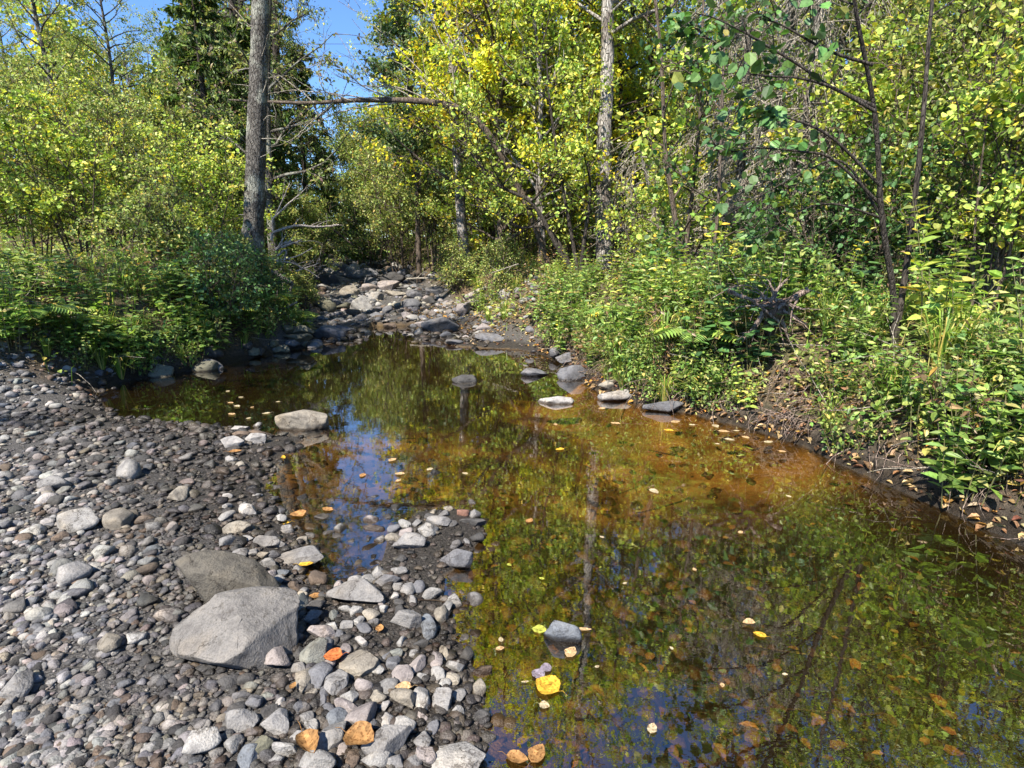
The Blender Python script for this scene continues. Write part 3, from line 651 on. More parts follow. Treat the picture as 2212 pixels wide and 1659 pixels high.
# loose stones between them: eighteen shapes, each placed stone an object of its own
LOOSE = []
for k in range(18):
    V, F = rock_verts(900+k, 3, 10, .8); LOOSE.append((V*np.array((.5, .40+.02*(k % 4), .26+.03*(k % 5))), F))
LOOSE_ME = []
for k, (V, F) in enumerate(LOOSE):
    m = MB(); m.add(V, F); LOOSE_ME.append(m.mesh('loose_stone', [M_STONE]))
def loose(x, y, size, col, label, group, sink=.12):
    o = bpy.data.objects.new('stone', LOOSE_ME[rs.integers(18)]); COL.objects.link(o)
    o.location = (x, y, max(gz(x, y), -.02)+size*sink); o.rotation_euler = (rs.uniform(-.25, .25), rs.uniform(-.25, .25), rs.uniform(0, 6.28))
    s = size; o.scale = (s, s*rs.uniform(.75, 1.1), s*rs.uniform(.7, 1.2))
    o.color = (*(np.array(COLS[col])*rs.uniform(.8, 1.2)), 1)
    tag(o, label, 'stone', group); STONES.append((x, y, size*.5))
def free(x, y, r, k=.85):
    A = np.array(STONES)
    return np.all(np.hypot(A[:, 0]-x, A[:, 1]-y) > k*(A[:, 2]+r))
LAB = {'pale': 'small pale loose stone on the near gravel bar', 'grey': 'small grey loose stone on the near gravel bar', 'slate': 'small slate coloured loose stone on the near gravel bar',
       'dark': 'small dark wet stone on the near gravel bar', 'pink': 'small pinkish loose stone on the near gravel bar', 'tan': 'small tan loose stone on the near gravel bar'}
cnt = 0; tries = 0
while cnt < 104 and tries < 9000:
    tries += 1
    px = rs.uniform(486, 1040); py = rs.uniform(1060, 1655); p = on_z(px, py, .03)
    z = gz(p[0], p[1])
    if z < -.05 or (z < -.01 and rs.random() < .5): continue
    size = rs.uniform(.042, .088)*(1.2 if py < 1300 else 1)
    if not free(p[0], p[1], size*.5, .72): continue
    c = rs.choice(['pale', 'grey', 'slate', 'dark', 'pink', 'tan'], p=[.2, .27, .17, .16, .12, .08])
    loose(p[0], p[1], size, c, LAB[c], LAB[c].replace('stone', 'stones')); cnt += 1
for k in range(16):
    t_ = rs.uniform(0, 1)*5.99; i_ = int(t_); A_ = np.array([(-2.9, 9.6), (-3.1, 9.2), (-3.4, 8.8), (-3.62, 8.4), (-3.8, 7.8), (-4.0, 7.3), (-4.4, 6.85)]); q_ = A_[i_]*(1-t_+i_)+A_[i_+1]*(t_-i_)+rs.uniform(-.12, .12, 2)
    loose(q_[0], q_[1], rs.uniform(.14, .34), rs.choice(['mossy', 'dark', 'slate']), 'dark mossy stone at the foot of the shady left bank', 'mossy stones at the foot of the shady left bank', .12)
RL = {'pale': 'pale sunlit stone in the dry riffle upstream', 'slate': 'slate coloured stone in the dry riffle upstream', 'brown': 'brown stone in the dry riffle upstream',
      'mossy': 'mossy stone in the dry riffle upstream', 'pink': 'pinkish stone in the dry riffle upstream'}
cnt = 0; tries = 0
while cnt < 74 and tries < 5000:
    tries += 1
    y = rs.uniform(9.6, 30) if rs.random() < .85 else rs.uniform(9.6, 13)
    x = np.interp(y, CY, CX)+rs.uniform(-1, 1)*(np.interp(y, CY, CHW)+.35)
    if y < 13 and rs.random() < .4: x = rs.uniform(-3.9, .3)
    z = gz(x, y)
    if z < -.04 or z > .95: continue
    size = rs.uniform(.18, .62) if y > 12 else rs.uniform(.12, .30)
    if not free(x, y, size*.5, .8): continue
    left = x < np.interp(y, CY, CX)-.5
    c = rs.choice(['pale', 'slate', 'brown', 'mossy', 'pink'], p=[.10, .40, .22, .25, .03] if left and y < 15 else [.30, .30, .12, .08, .20])
    loose(x, y, size, c, RL[c], RL[c].replace('stone', 'stones'), .14); cnt += 1
for k in range(12):      # the bar goes on beyond the photograph's left edge
    for _ in range(60):
        px = rs.uniform(-60, 480); py = rs.uniform(960, 1640); p = on_z(px, py, .1); size = rs.uniform(.06, .22)*(.6+.5*(py < 1300)); z = gz(p[0], p[1])
        if z > 0 and free(p[0], p[1], size*.5): break
    loose(p[0], p[1], size, rs.choice(['pale', 'grey', 'tan']), 'pale stone on the upper gravel bar at the far left', 'pale stones on the upper gravel bar at the far left', .2)

def pebble_cloud(name, n, sampler, smin, smax, cols, seed, sub=1, sink=.1):
    r = np.random.default_rng(seed); mb = MB(); bases = []
    for k in range(8):
        V, F = rock_verts(seed*31+k, sub+1, 12, 1.0); bases.append((V*np.array((.5, .34+.02*k, .20+.022*k)), F))
    XYZ = sampler(r, n); n = len(XYZ)
    S = smin*(smax/smin)**(r.random(n)**1.25); a = r.uniform(0, 6.28, n); kk = r.integers(0, 8, n)
    cc = palette(r, n, cols, .2, .02)
    for k in range(8):
        V, F = bases[k]; m = np.where(kk == k)[0]
        if len(m) == 0: continue
        ca, sa = np.cos(a[m]), np.sin(a[m]); q = V[None]*S[m][:, None, None]
        X = q[..., 0]*ca[:, None]-q[..., 1]*sa[:, None]; Y = q[..., 0]*sa[:, None]+q[..., 1]*ca[:, None]
        P = np.stack((X, Y, q[..., 2]), -1)+XYZ[m][:, None, :]+np.array((0, 0, 1))*(S[m]*sink)[:, None, None]
        FF = (F[None]+(np.arange(len(m))*len(V))[:, None, None]).reshape(-1, 3)
        mb.add(P.reshape(-1, 3), FF, 0, np.repeat(cc[m], len(F), 0))
    return tag(mb.build(name, [M_PEBBLE]), kind='stuff')
PC = [(*COLS['grey'], 4), (*COLS['pale'], 3), (*COLS['slate'], 3), (*COLS['dark'], 3), (*COLS['tan'], 1.5), (*COLS['pink'], 1.5), (*COLS['brown'], 1)]
def s_bar(r, n):   # sparser on the wet strip by the water
    px = r.uniform(-250, 1060, n); py = 900+1050*r.random(n)**.9
    P = np.array([on_z(a, b, .03) for a, b in zip(px, py)]); z = ground(P[:, 0], P[:, 1]); P[:, 2] = z
    fine = wob(P[:, 0]*2.2, P[:, 1]*2.2, 1, 3)
    return P[(z > -.03) & (z < 1.0) & ((fine > -.25) | (r.random(n) < .45)) & ((P[:, 0] < -1.0) | (r.random(n) < .6))]
tag(pebble_cloud('pebbles', 18000, s_bar, .010, .055, PC, 5), 'grey pebbles and fine gravel covering the near bar')
def s_upper(r, n):
    x = r.uniform(-7.5, -1.3, n); y = r.uniform(2.0, 7.2, n); z = ground(x, y); k = (z > -.02) & (z < .75) & ((wob(x*1.6, y*1.6, 0, 3) > -.15) | (r.random(n) < .5)); return np.stack((x, y, z), 1)[k]
tag(pebble_cloud('upper_pebbles', 9000, s_upper, .02, .11, PC, 8), 'pale pebbles covering the upper bar at the far left')
def s_rif(r, n):
    y = 9.4+26*r.random(n)**2; x = np.interp(y, CY, CX)+r.uniform(-1, 1, n)*(np.interp(y, CY, CHW)+.5)
    m = (y < 13.5) & (r.random(n) < .55); x = np.where(m, r.uniform(-3.9, .9, n), x); y = np.where(m, r.uniform(8.5, 13.5, n), y)
    z = ground(x, y); k = (z > -.05) & (z < 1.4)
    return np.stack((x, y, z), 1)[k]
tag(pebble_cloud('riffle_cobbles', 3600, s_rif, .04, .20, [(*COLS['pale'], 3), (*COLS['slate'], 3), (*COLS['pink'], 2), (*COLS['brown'], 2), (*COLS['tan'], 2), (*COLS['dark'], 2)], 6, 1), 'small cobbles filling the dry riffle')
def s_sub(r, n):
    px = r.uniform(430, 1700, n); py = r.uniform(930, 1660, n); keep = (r.random(n) < np.interp(px, [900, 1150, 1700], [1, .40, .30]))
    P = np.array([on_z(a, b, -.05) for a, b in zip(px[keep], py[keep])]); z = ground(P[:, 0], P[:, 1]); P[:, 2] = z
    return P[(z < -.012)]
tag(pebble_cloud('submerged_stones', 3800, s_sub, .025, .13, [(.17, .115, .055, 4), (.12, .08, .042, 3), (.25, .17, .085, 2), (.06, .045, .03, 4)], 7, 1, -.02), 'amber stones under the shallow water')

# ------------------------------------------------------------------ trees
UP = np.array((0, 0, 1.0))
def rand_dir(r, n): return nrmz(r.standard_normal((n, 3)))
def wander(r, p, d, ln, r0, r1, n=5, curl=.25, lift=0.0):
    P = [p]; d = d/np.linalg.norm(d)
    for k in range(n-1):
        d = d+curl*r.standard_normal(3)/math.sqrt(n)+np.array((0, 0, lift/n)); d /= np.linalg.norm(d)
        P.append(P[-1]+d*ln/(n-1))
    return np.array(P), np.linspace(r0, r1, n)
def branch_set(r, path, rad, nb, t0, t1, blen, rise, sub=4, twig=3, curl=.35, lift=.2, taper=.55, side=None, br=.35):
    """limbs -> sub-branches -> twigs along a trunk path. Returns the limb polylines and the twig polylines."""
    limbs, twigs = [], []
    m = len(path); L0 = np.linspace(0, 1, m)
    for k in range(nb):
        t = t0+(t1-t0)*(k+r.uniform(0, 1))/nb
        p = np.array([np.interp(t, L0, path[:, i]) for i in range(3)]); tr = float(np.interp(t, L0, rad))
        a = k*2.4+r.uniform(-.6, .6) if side is None else side+r.uniform(-1.0, 1.0)
        f = (t-t0)/max(t1-t0, 1e-6); ln = blen*(1-taper*f)*r.uniform(.65, 1.15)
        d = np.array((math.cos(a), math.sin(a), rise+.4*f+r.uniform(-.25, .25)))
        P, R = wander(r, p, d, ln, min(tr*.6, .012+.012*ln*br*3), .006, 6, curl, lift); limbs.append((P, R))
        for j in range(sub):
            u = r.uniform(.25, 1.0); i = min(int(u*5), 4); q = P[i]*(1-(u*5-i))+P[i+1]*(u*5-i)
            dd = nrmz(P[i+1]-P[i])+.9*rand_dir(r, 1)[0]+np.array((0, 0, .15))
            P2, R2 = wander(r, q, dd, ln*r.uniform(.25, .5), .009, .004, 4, curl, lift*.5); limbs.append((P2, R2))
            for w in range(twig):
                v = r.uniform(.2, 1.0); i2 = min(int(v*3), 2); q2 = P2[i2]*(1-(v*3-i2))+P2[i2+1]*(v*3-i2)
                P3, R3 = wander(r, q2, nrmz(P2[-1]-P2[0])+.9*rand_dir(r, 1)[0], ln*r.uniform(.12, .28)+.10, .005, .002, 3, .2); twigs.append((P3, R3))
        twigs.append((P[-3:], R[-3:]))
    return limbs, twigs
def leaf_on(mb, r, twigs, per, size, shape, pal, spread=.07, mat=0, upness=.7, droop=.25, jit=.18, fold=1.0, width=1.0, patch=None):
    if not twigs or per <= 0: return
    T = np.array([np.array([w[0][0], w[0][len(w[0])//2], w[0][-1]]) for w in twigs])
    n = len(T)*per; w_ = r.gamma(.75, 1.0, len(T))+.12; i = r.choice(len(T), n, p=w_/w_.sum()); u = r.random(n)[:, None]
    p = T[i, 0]*(1-u)+T[i, 2]*u+spread*r.standard_normal((n, 3))*np.array((1, 1, .7))
    ax = nrmz(T[i, 2]-T[i, 0])*.5+rand_dir(r, n)*.8-np.array((0, 0, droop))
    nr = UP*upness+rand_dir(r, n)*.75+np.array(sun_dir)*.25
    tint = palette(r, n, PAL[pal] if isinstance(pal, str) else pal, jit)*(1+.16*r.standard_normal((len(T), 1)))[i]
    if patch: # some whole twigs have already turned
        q = (r.random(len(T)) < patch[1])[i]; tint[q] = palette(r, int(q.sum()), PAL[patch[0]], jit)
    leaves(mb, p, ax, nr, size*r.uniform(.45, 1.3, n), shape, np.clip(tint, .004, .8), mat, fold, width)
def wood(mb, lines, sides, mat=0):
    for P, R in lines:
        V, F = tube(P, R, sides); mb.add(V, F, mat)

def tree(name, label, cat, base, path, rad, bark, pal, nb, t0, blen, per, lsize, shape='ovate', rise=.45, sub=4, twig=3, seed=0, spread=.075, upness=.7,
         side=None, t1=1.0, taper=.55, group=None, patch=None, sides=14, limb_bark=None, lift=.2, npath=26, rough=.05, mat=None, stems=None, curl=.35, droop=.2):
    """path: points relative to the base. > trunk (with its limbs), crown (twigs and leaves)"""
    r = np.random.default_rng(seed+17); t = thing(name, tuple(base), label, cat, group)
    P, R = smooth_path(path, rad, npath); mbt = MB(); V, F = tube(P, R, sides, rough=rough, rng=r); mbt.add(V, F)
    limbs, twigs = branch_set(r, P, R, nb, t0, t1, blen, rise, sub, twig, side=side, taper=taper, lift=lift, curl=curl) if nb else ([], [])
    for st, sr in (stems or []):
        P2, R2 = smooth_path(st, sr, npath); V, F = tube(P2, R2, 8, rough=rough, rng=r); mbt.add(V, F)
        l2, t2 = branch_set(r, P2, R2, max(3, nb//2), t0, t1, blen*.85, rise, sub, twig, side=side, taper=taper, lift=lift, curl=curl); limbs += l2; twigs += t2
    wood(mbt, limbs, 5)
    mbt.build('trunk', [bark], t)
    mbc = MB(); wood(mbc, twigs, 3, 1)
    leaf_on(mbc, r, twigs, per, lsize, shape, pal, spread, 0, upness, droop, patch=patch)
    if mbc.V: mbc.build('crown', [mat or M_LEAF, limb_bark or M_BARK_BROWN], t)
    return t
def rel(pts, base):
    return [tuple(np.array(p)-np.array(base)) for p in pts]
def px_path(pix, Ys):
    """pixel way-points at given distances -> world points (the first one set on the ground)"""
    pts = [on_y(a, b, y) for (a, b), y in zip(pix, np.broadcast_to(Ys, (len(pix),)))]
    return pts
def rooted(pix, Ys):
    pts = px_path(pix, Ys); b = pts[0].copy(); b[2] = gz(b[0], b[1])-.06; 
    if b[2] > pts[0][2]: pts[0] = b
    else: pts = [b]+pts
    return pts

# --- the tall lichened trunk on the left bank
pts = rooted([(543, 575), (548, 470), (556, 250), (563, 0), (568, -260), (560, -560), (566, -900)], 10.5)
mpp = 10.5/FPX
tr = tree('tree', 'tall grey lichened trunk on the left bank, thickest tree at the left', 'tree', pts[0], rel(pts, pts[0]), [33*mpp, 24.5*mpp, 20*mpp, 18*mpp, 16*mpp, 14*mpp, 10*mpp, 5*mpp][-len(pts):], M_BARK_GREY,
          'olive', 18, .66, 2.2, 6, .085, seed=1, taper=.4, side=math.pi, sides=22, npath=60, rough=.045)
r = np.random.default_rng(77)
for k in range(3):          # bracket fungi
    q = on_y(*[(536, 466), (541, 505), (533, 520)][k], 10.5)-pts[0]
    m = MB(); V, F = rock_verts(60+k, 3, 3, .4, .02); V = V*np.array((.05, .06, .011)); m.add(V+q+np.array((0, -.26, 0)), F, 0, (.42, .36, .26))
    m.build('bracket_fungus', [M_PEBBLE], tr)
for k in range(7):          # thin dead snags on the trunk
    z = [(565, 300), (548, 190), (560, 130), (551, 60), (562, 340), (568, 200), (570, 260)][k]; q = on_y(*z, 10.4)-pts[0]
    sgn = -1 if k in (1, 3) else 1
    P, R = wander(r, q, np.array((sgn*.8, -.3, .5)), r.uniform(.25, .75), .009, .002, 7, .6, -.3); m = MB(); V, F = tube(P, R, 5); m.add(V, F); m.build('dead_branch', [M_BRUSH], tr)
# broken stump fused to its foot
b = on_y(525, 560, 10.3); b[2] = gz(b[0], b[1])-.05; top = on_y(531, 506, 10.3)
st = thing('tree_stump', tuple(b), 'broken grey stump against the foot of the tall lichened left trunk', 'stump')
m = MB(); P, R = smooth_path([(0, 0, 0), tuple((top-b)*.6), tuple(top-b)], [.17, .13, .10], 14); V, F = tube(P, R, 14, rough=.10, rng=r); V[-14:, 2] += r.uniform(-.10, .12, 14); m.add(V, F)
m.build('trunk', [M_BARK_GREY], st)

def simple_tree(label, pix, Y, wpx, bark, pal, nb, t0, blen, per, lsize, name='tree', **kw):
    pts = rooted(pix, Y); y = np.mean(Y); n = len(pts); w = wpx*y/FPX/2
    rad = [w*x for x in np.linspace(1.15, kw.pop('tip', .35), n)]
    return tree(name, label, 'tree', pts[0], rel(pts, pts[0]), rad, bark, pal, nb, t0, blen, per, lsize, **kw)
simple_tree('slim grey trunk just right of the tall lichened left trunk', [(590, 540), (582, 420), (577, 200), (584, -150), (580, -420)], 14, 19, M_BARK_GREY, 'ash', 26, .42, 2.6, 16, .085, seed=2)
simple_tree('dark straight trunk high behind the tall lichened left trunk', [(512, 560), (508, 300), (505, 60), (500, -250), (505, -500)], 19, 20, M_BARK_DARK, 'cedar', 44, .12, 2.6, 14, .11, shape='lance', seed=3, rise=-.05, lift=-.3, droop=.8, upness=.5)
simple_tree('ash like tree with dull purplish green leaves left of the sky gap', [(606, 560), (602, 300), (594, 40), (586, -200), (582, -420)], 21, 16, M_BARK_DARK, 'ash', 44, .2, 2.1, 20, .13, shape='lance', seed=4, taper=.25, droop=.6, spread=.10)
simple_tree('olive leaved tree rising behind the slim grey trunk on the left', [(535, 560), (532, 300), (520, 50), (515, -250)], 24, 18, M_BARK_DARK, 'olive', 36, .25, 2.7, 13, .14, seed=5, taper=.2, spread=.11)

def conifer(name, label, base, h, wid, pal, seed, nb=70, per=22, lsize=.16, group=None, bark=M_BARK_DARK, z0=.04, top=.12, lean=0):
    r = np.random.default_rng(seed); t = thing(name, tuple(base), label, 'tree', group)
    P, R = smooth_path([(0, 0, -.1), (lean*.4, 0, h*.5), (lean, 0, h)], [.035*h*.5, .022*h*.5, .01], 20); m = MB(); V, F = tube(P, R, 9, rough=.04, rng=r); m.add(V, F)
    twigs, limbs = [], []
    for k in range(nb):
        f = (k+r.random())/nb; f = z0+(1-z0)*f; p = np.array([np.interp(f, np.linspace(0, 1, 20), P[:, i]) for i in range(3)])
        ln = wid*((1-f)**.75+top*.6)*r.uniform(.7, 1.15); a = k*2.4+r.uniform(-.4, .4)
        Pb, Rb = wander(r, p, np.array((math.cos(a), math.sin(a), .12)), ln, .02, .004, 6, .22, -.55); limbs.append((Pb, Rb))
        for j in range(9):
            u = r.uniform(.15, 1.0)*4.99; i = int(u); q = Pb[i]*(1-u+i)+Pb[i+1]*(u-i); s = 1 if j % 2 else -1
            d = nrmz(Pb[i+1]-Pb[i]); sd_ = np.cross(d, UP)*s
            P3, R3 = wander(r, q, d*.8+sd_*.7-UP*.25, ln*r.uniform(.16, .34), .006, .002, 3, .2, -.3); twigs.append((P3, R3))
    wood(m, limbs, 4); m.build('trunk', [bark], t)
    c = MB(); wood(c, twigs, 3, 1); leaf_on(c, r, twigs, per, lsize, 'lance', pal, .05, 0, .75, .45, jit=.22, width=1.2); c.build('crown', [M_LEAF, M_BARK_DARK], t)
    return t
def at(px, Y):
    p = on_y(px, 560, Y); return np.array((p[0], p[1], gz(p[0], p[1])))
conifer('cedar_tree', 'dark green cedar standing over the left side of the riffle, left of the sky gap', at(672, 22), 7.4, 2.3, 'cedar', 21)
conifer('cedar_tree', 'tall dark cedar behind the shorter cedar left of the sky gap', at(628, 26), 10.5, 2.8, 'cedar', 22)
conifer('cedar_tree', 'small dark cedar low at the left end of the far riffle', at(706, 29), 5.3, 1.7, 'cedar', 23, nb=50)
conifer('cedar_tree', 'dark cedar behind the tall lichened left trunk', at(560, 17.5), 6.0, 2.0, 'cedar', 24)
conifer('cedar_tree', 'bushy young spruce low on the right side of the far riffle', at(788, 25), 2.6, 1.3, 'bluish', 25, nb=40)
conifer('cedar_tree', 'dark cedar at the left picture edge', at(480, 15), 6.5, 2.1, 'cedar', 26)

# --- right of the stream
simple_tree('leaning pale grey trunk with a curved foot on the far right bank', [(1016, 588), (1003, 540), (994, 430), (984, 270), (975, 120), (960, -80), (950, -300)], 15, 25, M_BARK_PALE, 'yellow', 30, .5, 2.6, 20, .10, seed=31, taper=.3, side=0.2, patch=('lime', .35), npath=50)
simple_tree('tall pale flaking trunk on the right, widest of the right bank', [(1306, 610), (1304, 430), (1305, 300), (1312, 150), (1313, 0), (1322, -250), (1316, -520), (1330, -800)], 13, 31, M_BARK_PALE, 'lime', 30, .5, 2.9, 18, .09, seed=32, taper=.3, npath=70, rough=.06, sides=22)
simple_tree('short pale trunk hidden above in leaves, left of the multi stemmed shrub', [(1173, 610), (1170, 500), (1163, 380), (1168, 200), (1150, 0)], 13, 15, M_BARK_PALE, 'lime', 34, .35, 2.3, 20, .085, seed=33)
simple_tree('slim dark sapling standing right of the pale flaking trunk, bent at mid height', [(1478, 640), (1472, 560), (1447, 400), (1436, 300), (1428, 120), (1412, -30), (1400, -200)], 8.6, 12, M_BARK_BROWN, 'lime', 14, .2, .9, 8, .085, seed=34, shape='round', sub=3, npath=40, taper=.2)
simple_tree('slim straight sapling right of the bent sapling', [(1487, 640), (1480, 560), (1500, 380), (1513, 230), (1518, 40), (1530, -160)], 9.0, 10, M_BARK_BROWN, 'lime', 14, .2, .9, 8, .085, seed=35, shape='round', sub=3, npath=40, taper=.2)
simple_tree('dark thin sapling leaning right above the tall forbs on the right bank', [(1515, 680), (1530, 600), (1548, 480), (1556, 330), (1562, 160), (1575, -60)], 7.5, 9, M_BARK_BROWN, 'deep', 15, .2, 1.2, 9, .08, seed=36, shape='round', sub=3, npath=40, taper=.2)
for k, (px, Y, w, lab, bk, pl) in enumerate([
    (1342, 16.5, 11, 'dark trunk just right of the pale flaking trunk, farther back', M_BARK_DARK, 'lime'), (1368, 19, 12, 'thin dark trunk in front of the sky patch on the right', M_BARK_DARK, 'olive'),
    (1405, 18, 12, 'thin pale trunk between the sky patch and the bent sapling', M_BARK_BROWN, 'lime'), (1238, 17, 11, 'thin trunk left of the pale flaking trunk, deep in the leaves', M_BARK_BROWN, 'yellow'),
    (1108, 18, 12, 'thin trunk behind the yellow leaves between the two pale trunks', M_BARK_BROWN, 'yellow'), (1062, 20, 14, 'dim trunk behind the dead arching tree', M_BARK_DARK, 'yellow'),
    (1600, 17, 14, 'grey trunk standing behind the dead grey spruces', M_BARK_GREY, 'olive'), (1716, 15, 15, 'grey trunk at the right picture edge behind the uprooted root plate', M_BARK_GREY, 'olive')]):
    simple_tree(lab, [(px, 590), (px+4, 350), (px-3, 100), (px+6, -200), (px, -500)], Y, w, bk, pl, 34, .25, 2.5, 17, .105, seed=50+k, taper=.25)
simple_tree('yellow leaved maple filling the top centre', [(1085, 600), (1080, 400), (1075, 180), (1060, -60), (1075, -330)], 14, 18, M_BARK_BROWN, 'yellow', 52, .28, 3.3, 28, .09, seed=61, taper=.25, shape='ovate', spread=.09)
simple_tree('yellow green maple between the two pale trunks', [(1210, 600), (1212, 380), (1200, 150), (1190, -100), (1200, -380)], 15, 15, M_BARK_BROWN, 'yellow', 50, .25, 3.0, 28, .09, seed=62, taper=.25, spread=.09, patch=('lime', .3))
simple_tree('dark leaved aspen on the right edge of the sky gap', [(905, 590), (900, 400), (885, 200), (868, 40), (860, -140)], 17, 12, M_BARK_BROWN, 'bluish', 34, .40, 1.35, 20, .085, seed=63, taper=.3, shape='round', spread=.12)

# multi stemmed shrub with dark curving stems
pts0 = rooted([(1252, 625), (1205, 535), (1150, 440), (1075, 398), (1010, 320), (985, 262)], 11.2); b = pts0[0]
def stem(pix, Y): return rel([b]+px_path(pix, Y), b)
tree('shrub', 'multi stemmed alder with dark stems curving to the upper left, centre right', 'shrub', b, rel(pts0, b), [.05, .045, .035, .028, .018, .012][:len(pts0)], M_BARK_DARK, 'lime', 14, .3, .95, 7, .075, seed=71, taper=.2, rough=.02,
     stems=[(stem([(1240, 540), (1215, 400), (1190, 240), (1180, 120)], 11.3), [.045, .04, .03, .022, .012]), (stem([(1262, 520), (1275, 420), (1268, 300), (1282, 180)], 11.0), [.045, .04, .028, .02, .01]),
            (stem([(1190, 500), (1120, 490), (1060, 455), (1010, 440)], 11.4), [.04, .03, .025, .015, .008])])

# the dead arching tree across the stream
pix = [(1180, 560), (1128, 420), (1062, 300), (1020, 252), (985, 232), (940, 222), (860, 216), (760, 217), (680, 222), (600, 221), (495, 216)]
Ys = [12.6, 12.6, 12.5, 12.5, 12.5, 12.5, 12.6, 12.8, 13.0, 13.2, 13.4]
pts = rooted(pix, Ys); b = pts[0]
dt = thing('dead_tree', tuple(b), 'dead bare tree arching level over the stream to the left', 'dead tree')
r = np.random.default_rng(5); m = MB(); Pm, Rm = smooth_path(rel(pts, b), np.array([6.5, 6.5, 6.5, 6.6, 6.6, 6.4, 6.0, 5.2, 4.4, 3.6, 3.0, 1.8][-len(pts):])*12.6/FPX, 70); V, F = tube(Pm, Rm, 10, rough=.06, rng=r); m.add(V, F)
m.build('trunk', [M_BARK_BROWN], dt)
def dead_line(pix, Y, r0, r1, n=14, jit=.004):
    P, R = smooth_path(rel(px_path(pix, Y), b), np.linspace(r0, r1, len(pix)), n); return P+jit*r.standard_normal(P.shape), R
for pix in [[(985, 232), (930, 175), (860, 105), (790, 40), (730, 2)], [(960, 225), (900, 160), (820, 110), (760, 40)], [(940, 222), (880, 195), (800, 165), (725, 70)], [(900, 218), (850, 190), (780, 183), (715, 158)],
            [(860, 216), (790, 190), (740, 150), (700, 138), (660, 146)], [(760, 217), (700, 195), (690, 150), (702, 102)], [(820, 216), (740, 205), (640, 195), (600, 200)], [(720, 222), (690, 250), (650, 285), (630, 305)],
            [(680, 222), (640, 190), (600, 165), (575, 200)], [(900, 216), (760, 235), (690, 262), (640, 300)], [(985, 232), (975, 140), (940, 60), (905, -10)], [(1000, 240), (1015, 160), (990, 70), (985, -20)]]:
    mb_ = MB(); P, R = dead_line(pix, 12.6, .016, .004, 22, .006); V, F = tube(P, R, 5); mb_.add(V, F)
    for k in range(8):
        i = r.integers(4, 21); P2, R2 = wander(r, P[i], nrmz(P[i]-P[i-1])+.8*rand_dir(r, 1)[0]+UP*.3, r.uniform(.25, .8), .006, .002, 6, .5); V, F = tube(P2, R2, 4); mb_.add(V, F)
    mb_.build('dead_branch', [M_BRUSH], dt)

# dead grey spruces on the right: trunks hung with bare twigs
def dead_spruce(label, px, Y, h, wid, seed, nb=46, lean=0, name='dead_spruce', green=0):
    r = np.random.default_rng(seed); base = at(px, Y); t = thing(name, tuple(base), label, 'dead tree')
    P, R = smooth_path([(0, 0, -.1), (lean*.5, 0, h*.5), (lean, 0, h)], [.085, .055, .015], 20); m = MB(); V, F = tube(P, R, 8, rough=.05, rng=r); m.add(V, F); m.build('trunk', [M_BARK_GREY], t)
    c = MB()
    for k in range(nb):
        f = (k+r.random())/nb; p = np.array([np.interp(f, np.linspace(0, 1, 20), P[:, i]) for i in range(3)]); a = k*2.4+r.uniform(-.4, .4)
        ln = wid*(1-.6*f)*r.uniform(.6, 1.2)
        Pb, Rb = wander(r, p, np.array((math.cos(a), math.sin(a), -.05)), ln, .014, .004, 7, .25, -.8); V, F = tube(Pb, Rb, 4); c.add(V, F)
        for j in range(9):
            u = r.uniform(.1, 1)*5.99; i = int(u); q = Pb[i]*(1-u+i)+Pb[i+1]*(u-i)
            P3, R3 = wander(r, q, nrmz(Pb[i+1]-Pb[i])*.7+.7*rand_dir(r, 1)[0]-UP*.5, ln*r.uniform(.2, .5), .009, .004, 5, .5, -.5); V, F = tube(P3, R3, 3); c.add(V, F)
            for w in range(2):
                i3 = r.integers(1, 4); P4, R4 = wander(r, P3[i3], P3[i3]-P3[i3-1]+.08*rand_dir(r, 1)[0]-UP*.03, r.uniform(.15, .4), .006, .003, 3, .6, -.3); V, F = tube(P4, R4, 3); c.add(V, F)
    c.build('bare_twigs', [M_BRUSH], t); return t
dead_spruce('dead grey spruce bristling with bare twigs, tallest at the top right', 1650, 11.5, 8.6, 2.2, 81, 60)
dead_spruce('dead grey spruce leaning behind the saplings on the right', 1560, 12.5, 7.0, 2.0, 82, 50, -.6)
dead_spruce('dead grey spruce at the right picture edge', 1745, 10.5, 8.0, 2.1, 83, 52, .3)
dead_spruce('dead grey spruce with dense drooping twigs standing behind the root plate', 1700, 9.4, 6.2, 1.7, 86, 62, .1)
dead_spruce('slender dead grey spruce between the leaning sapling and the root plate', 1590, 10.2, 6.6, 1.6, 87, 56, -.2)
dead_spruce('low dead brush of grey spruce boughs under the saplings', 1450, 12.0, 2.6, 2.0, 84, 36, -.8)
dead_spruce('low dead brush of grey spruce boughs behind the root plate', 1640, 9.2, 2.8, 1.9, 85, 40, .5)

# leafy shrubs: four kinds, copied along the banks
def shrub_proto(name, label, seed, h, pal, lsize, shape, stems=6, per=12, nb=8, blen=1.0, bark=M_BARK_BROWN, group=None, patch=None, mat=None, spread=.07):
    r = np.random.default_rng(seed); t = thing(name, (0, 0, -500), label, 'shrub', group); m, c = MB(), MB(); tw = []
    for k in range(stems):
        a = k*2.4+r.uniform(-.5, .5); o = np.array((math.cos(a), math.sin(a), 0))*r.uniform(0, .25); q = o*h*r.uniform(.6, 2.2)
        P, R = smooth_path([o-UP*.1, o*1.5+q*.3+UP*h*.4, q+UP*h*r.uniform(.75, 1.1)], [.02, .014, .005], 12); V, F = tube(P, R, 6); m.add(V, F)
        l, w = branch_set(r, P, R, nb, .2, 1.0, blen, .5, 3, 3, taper=.3); tw += w; wood(m, l, 4)
    m.build('stems', [bark], t); wood(c, tw, 3, 1); leaf_on(c, r, tw, per, lsize, shape, pal, spread, patch=patch); c.build('foliage', [mat or M_LEAF, bark], t)
    return t
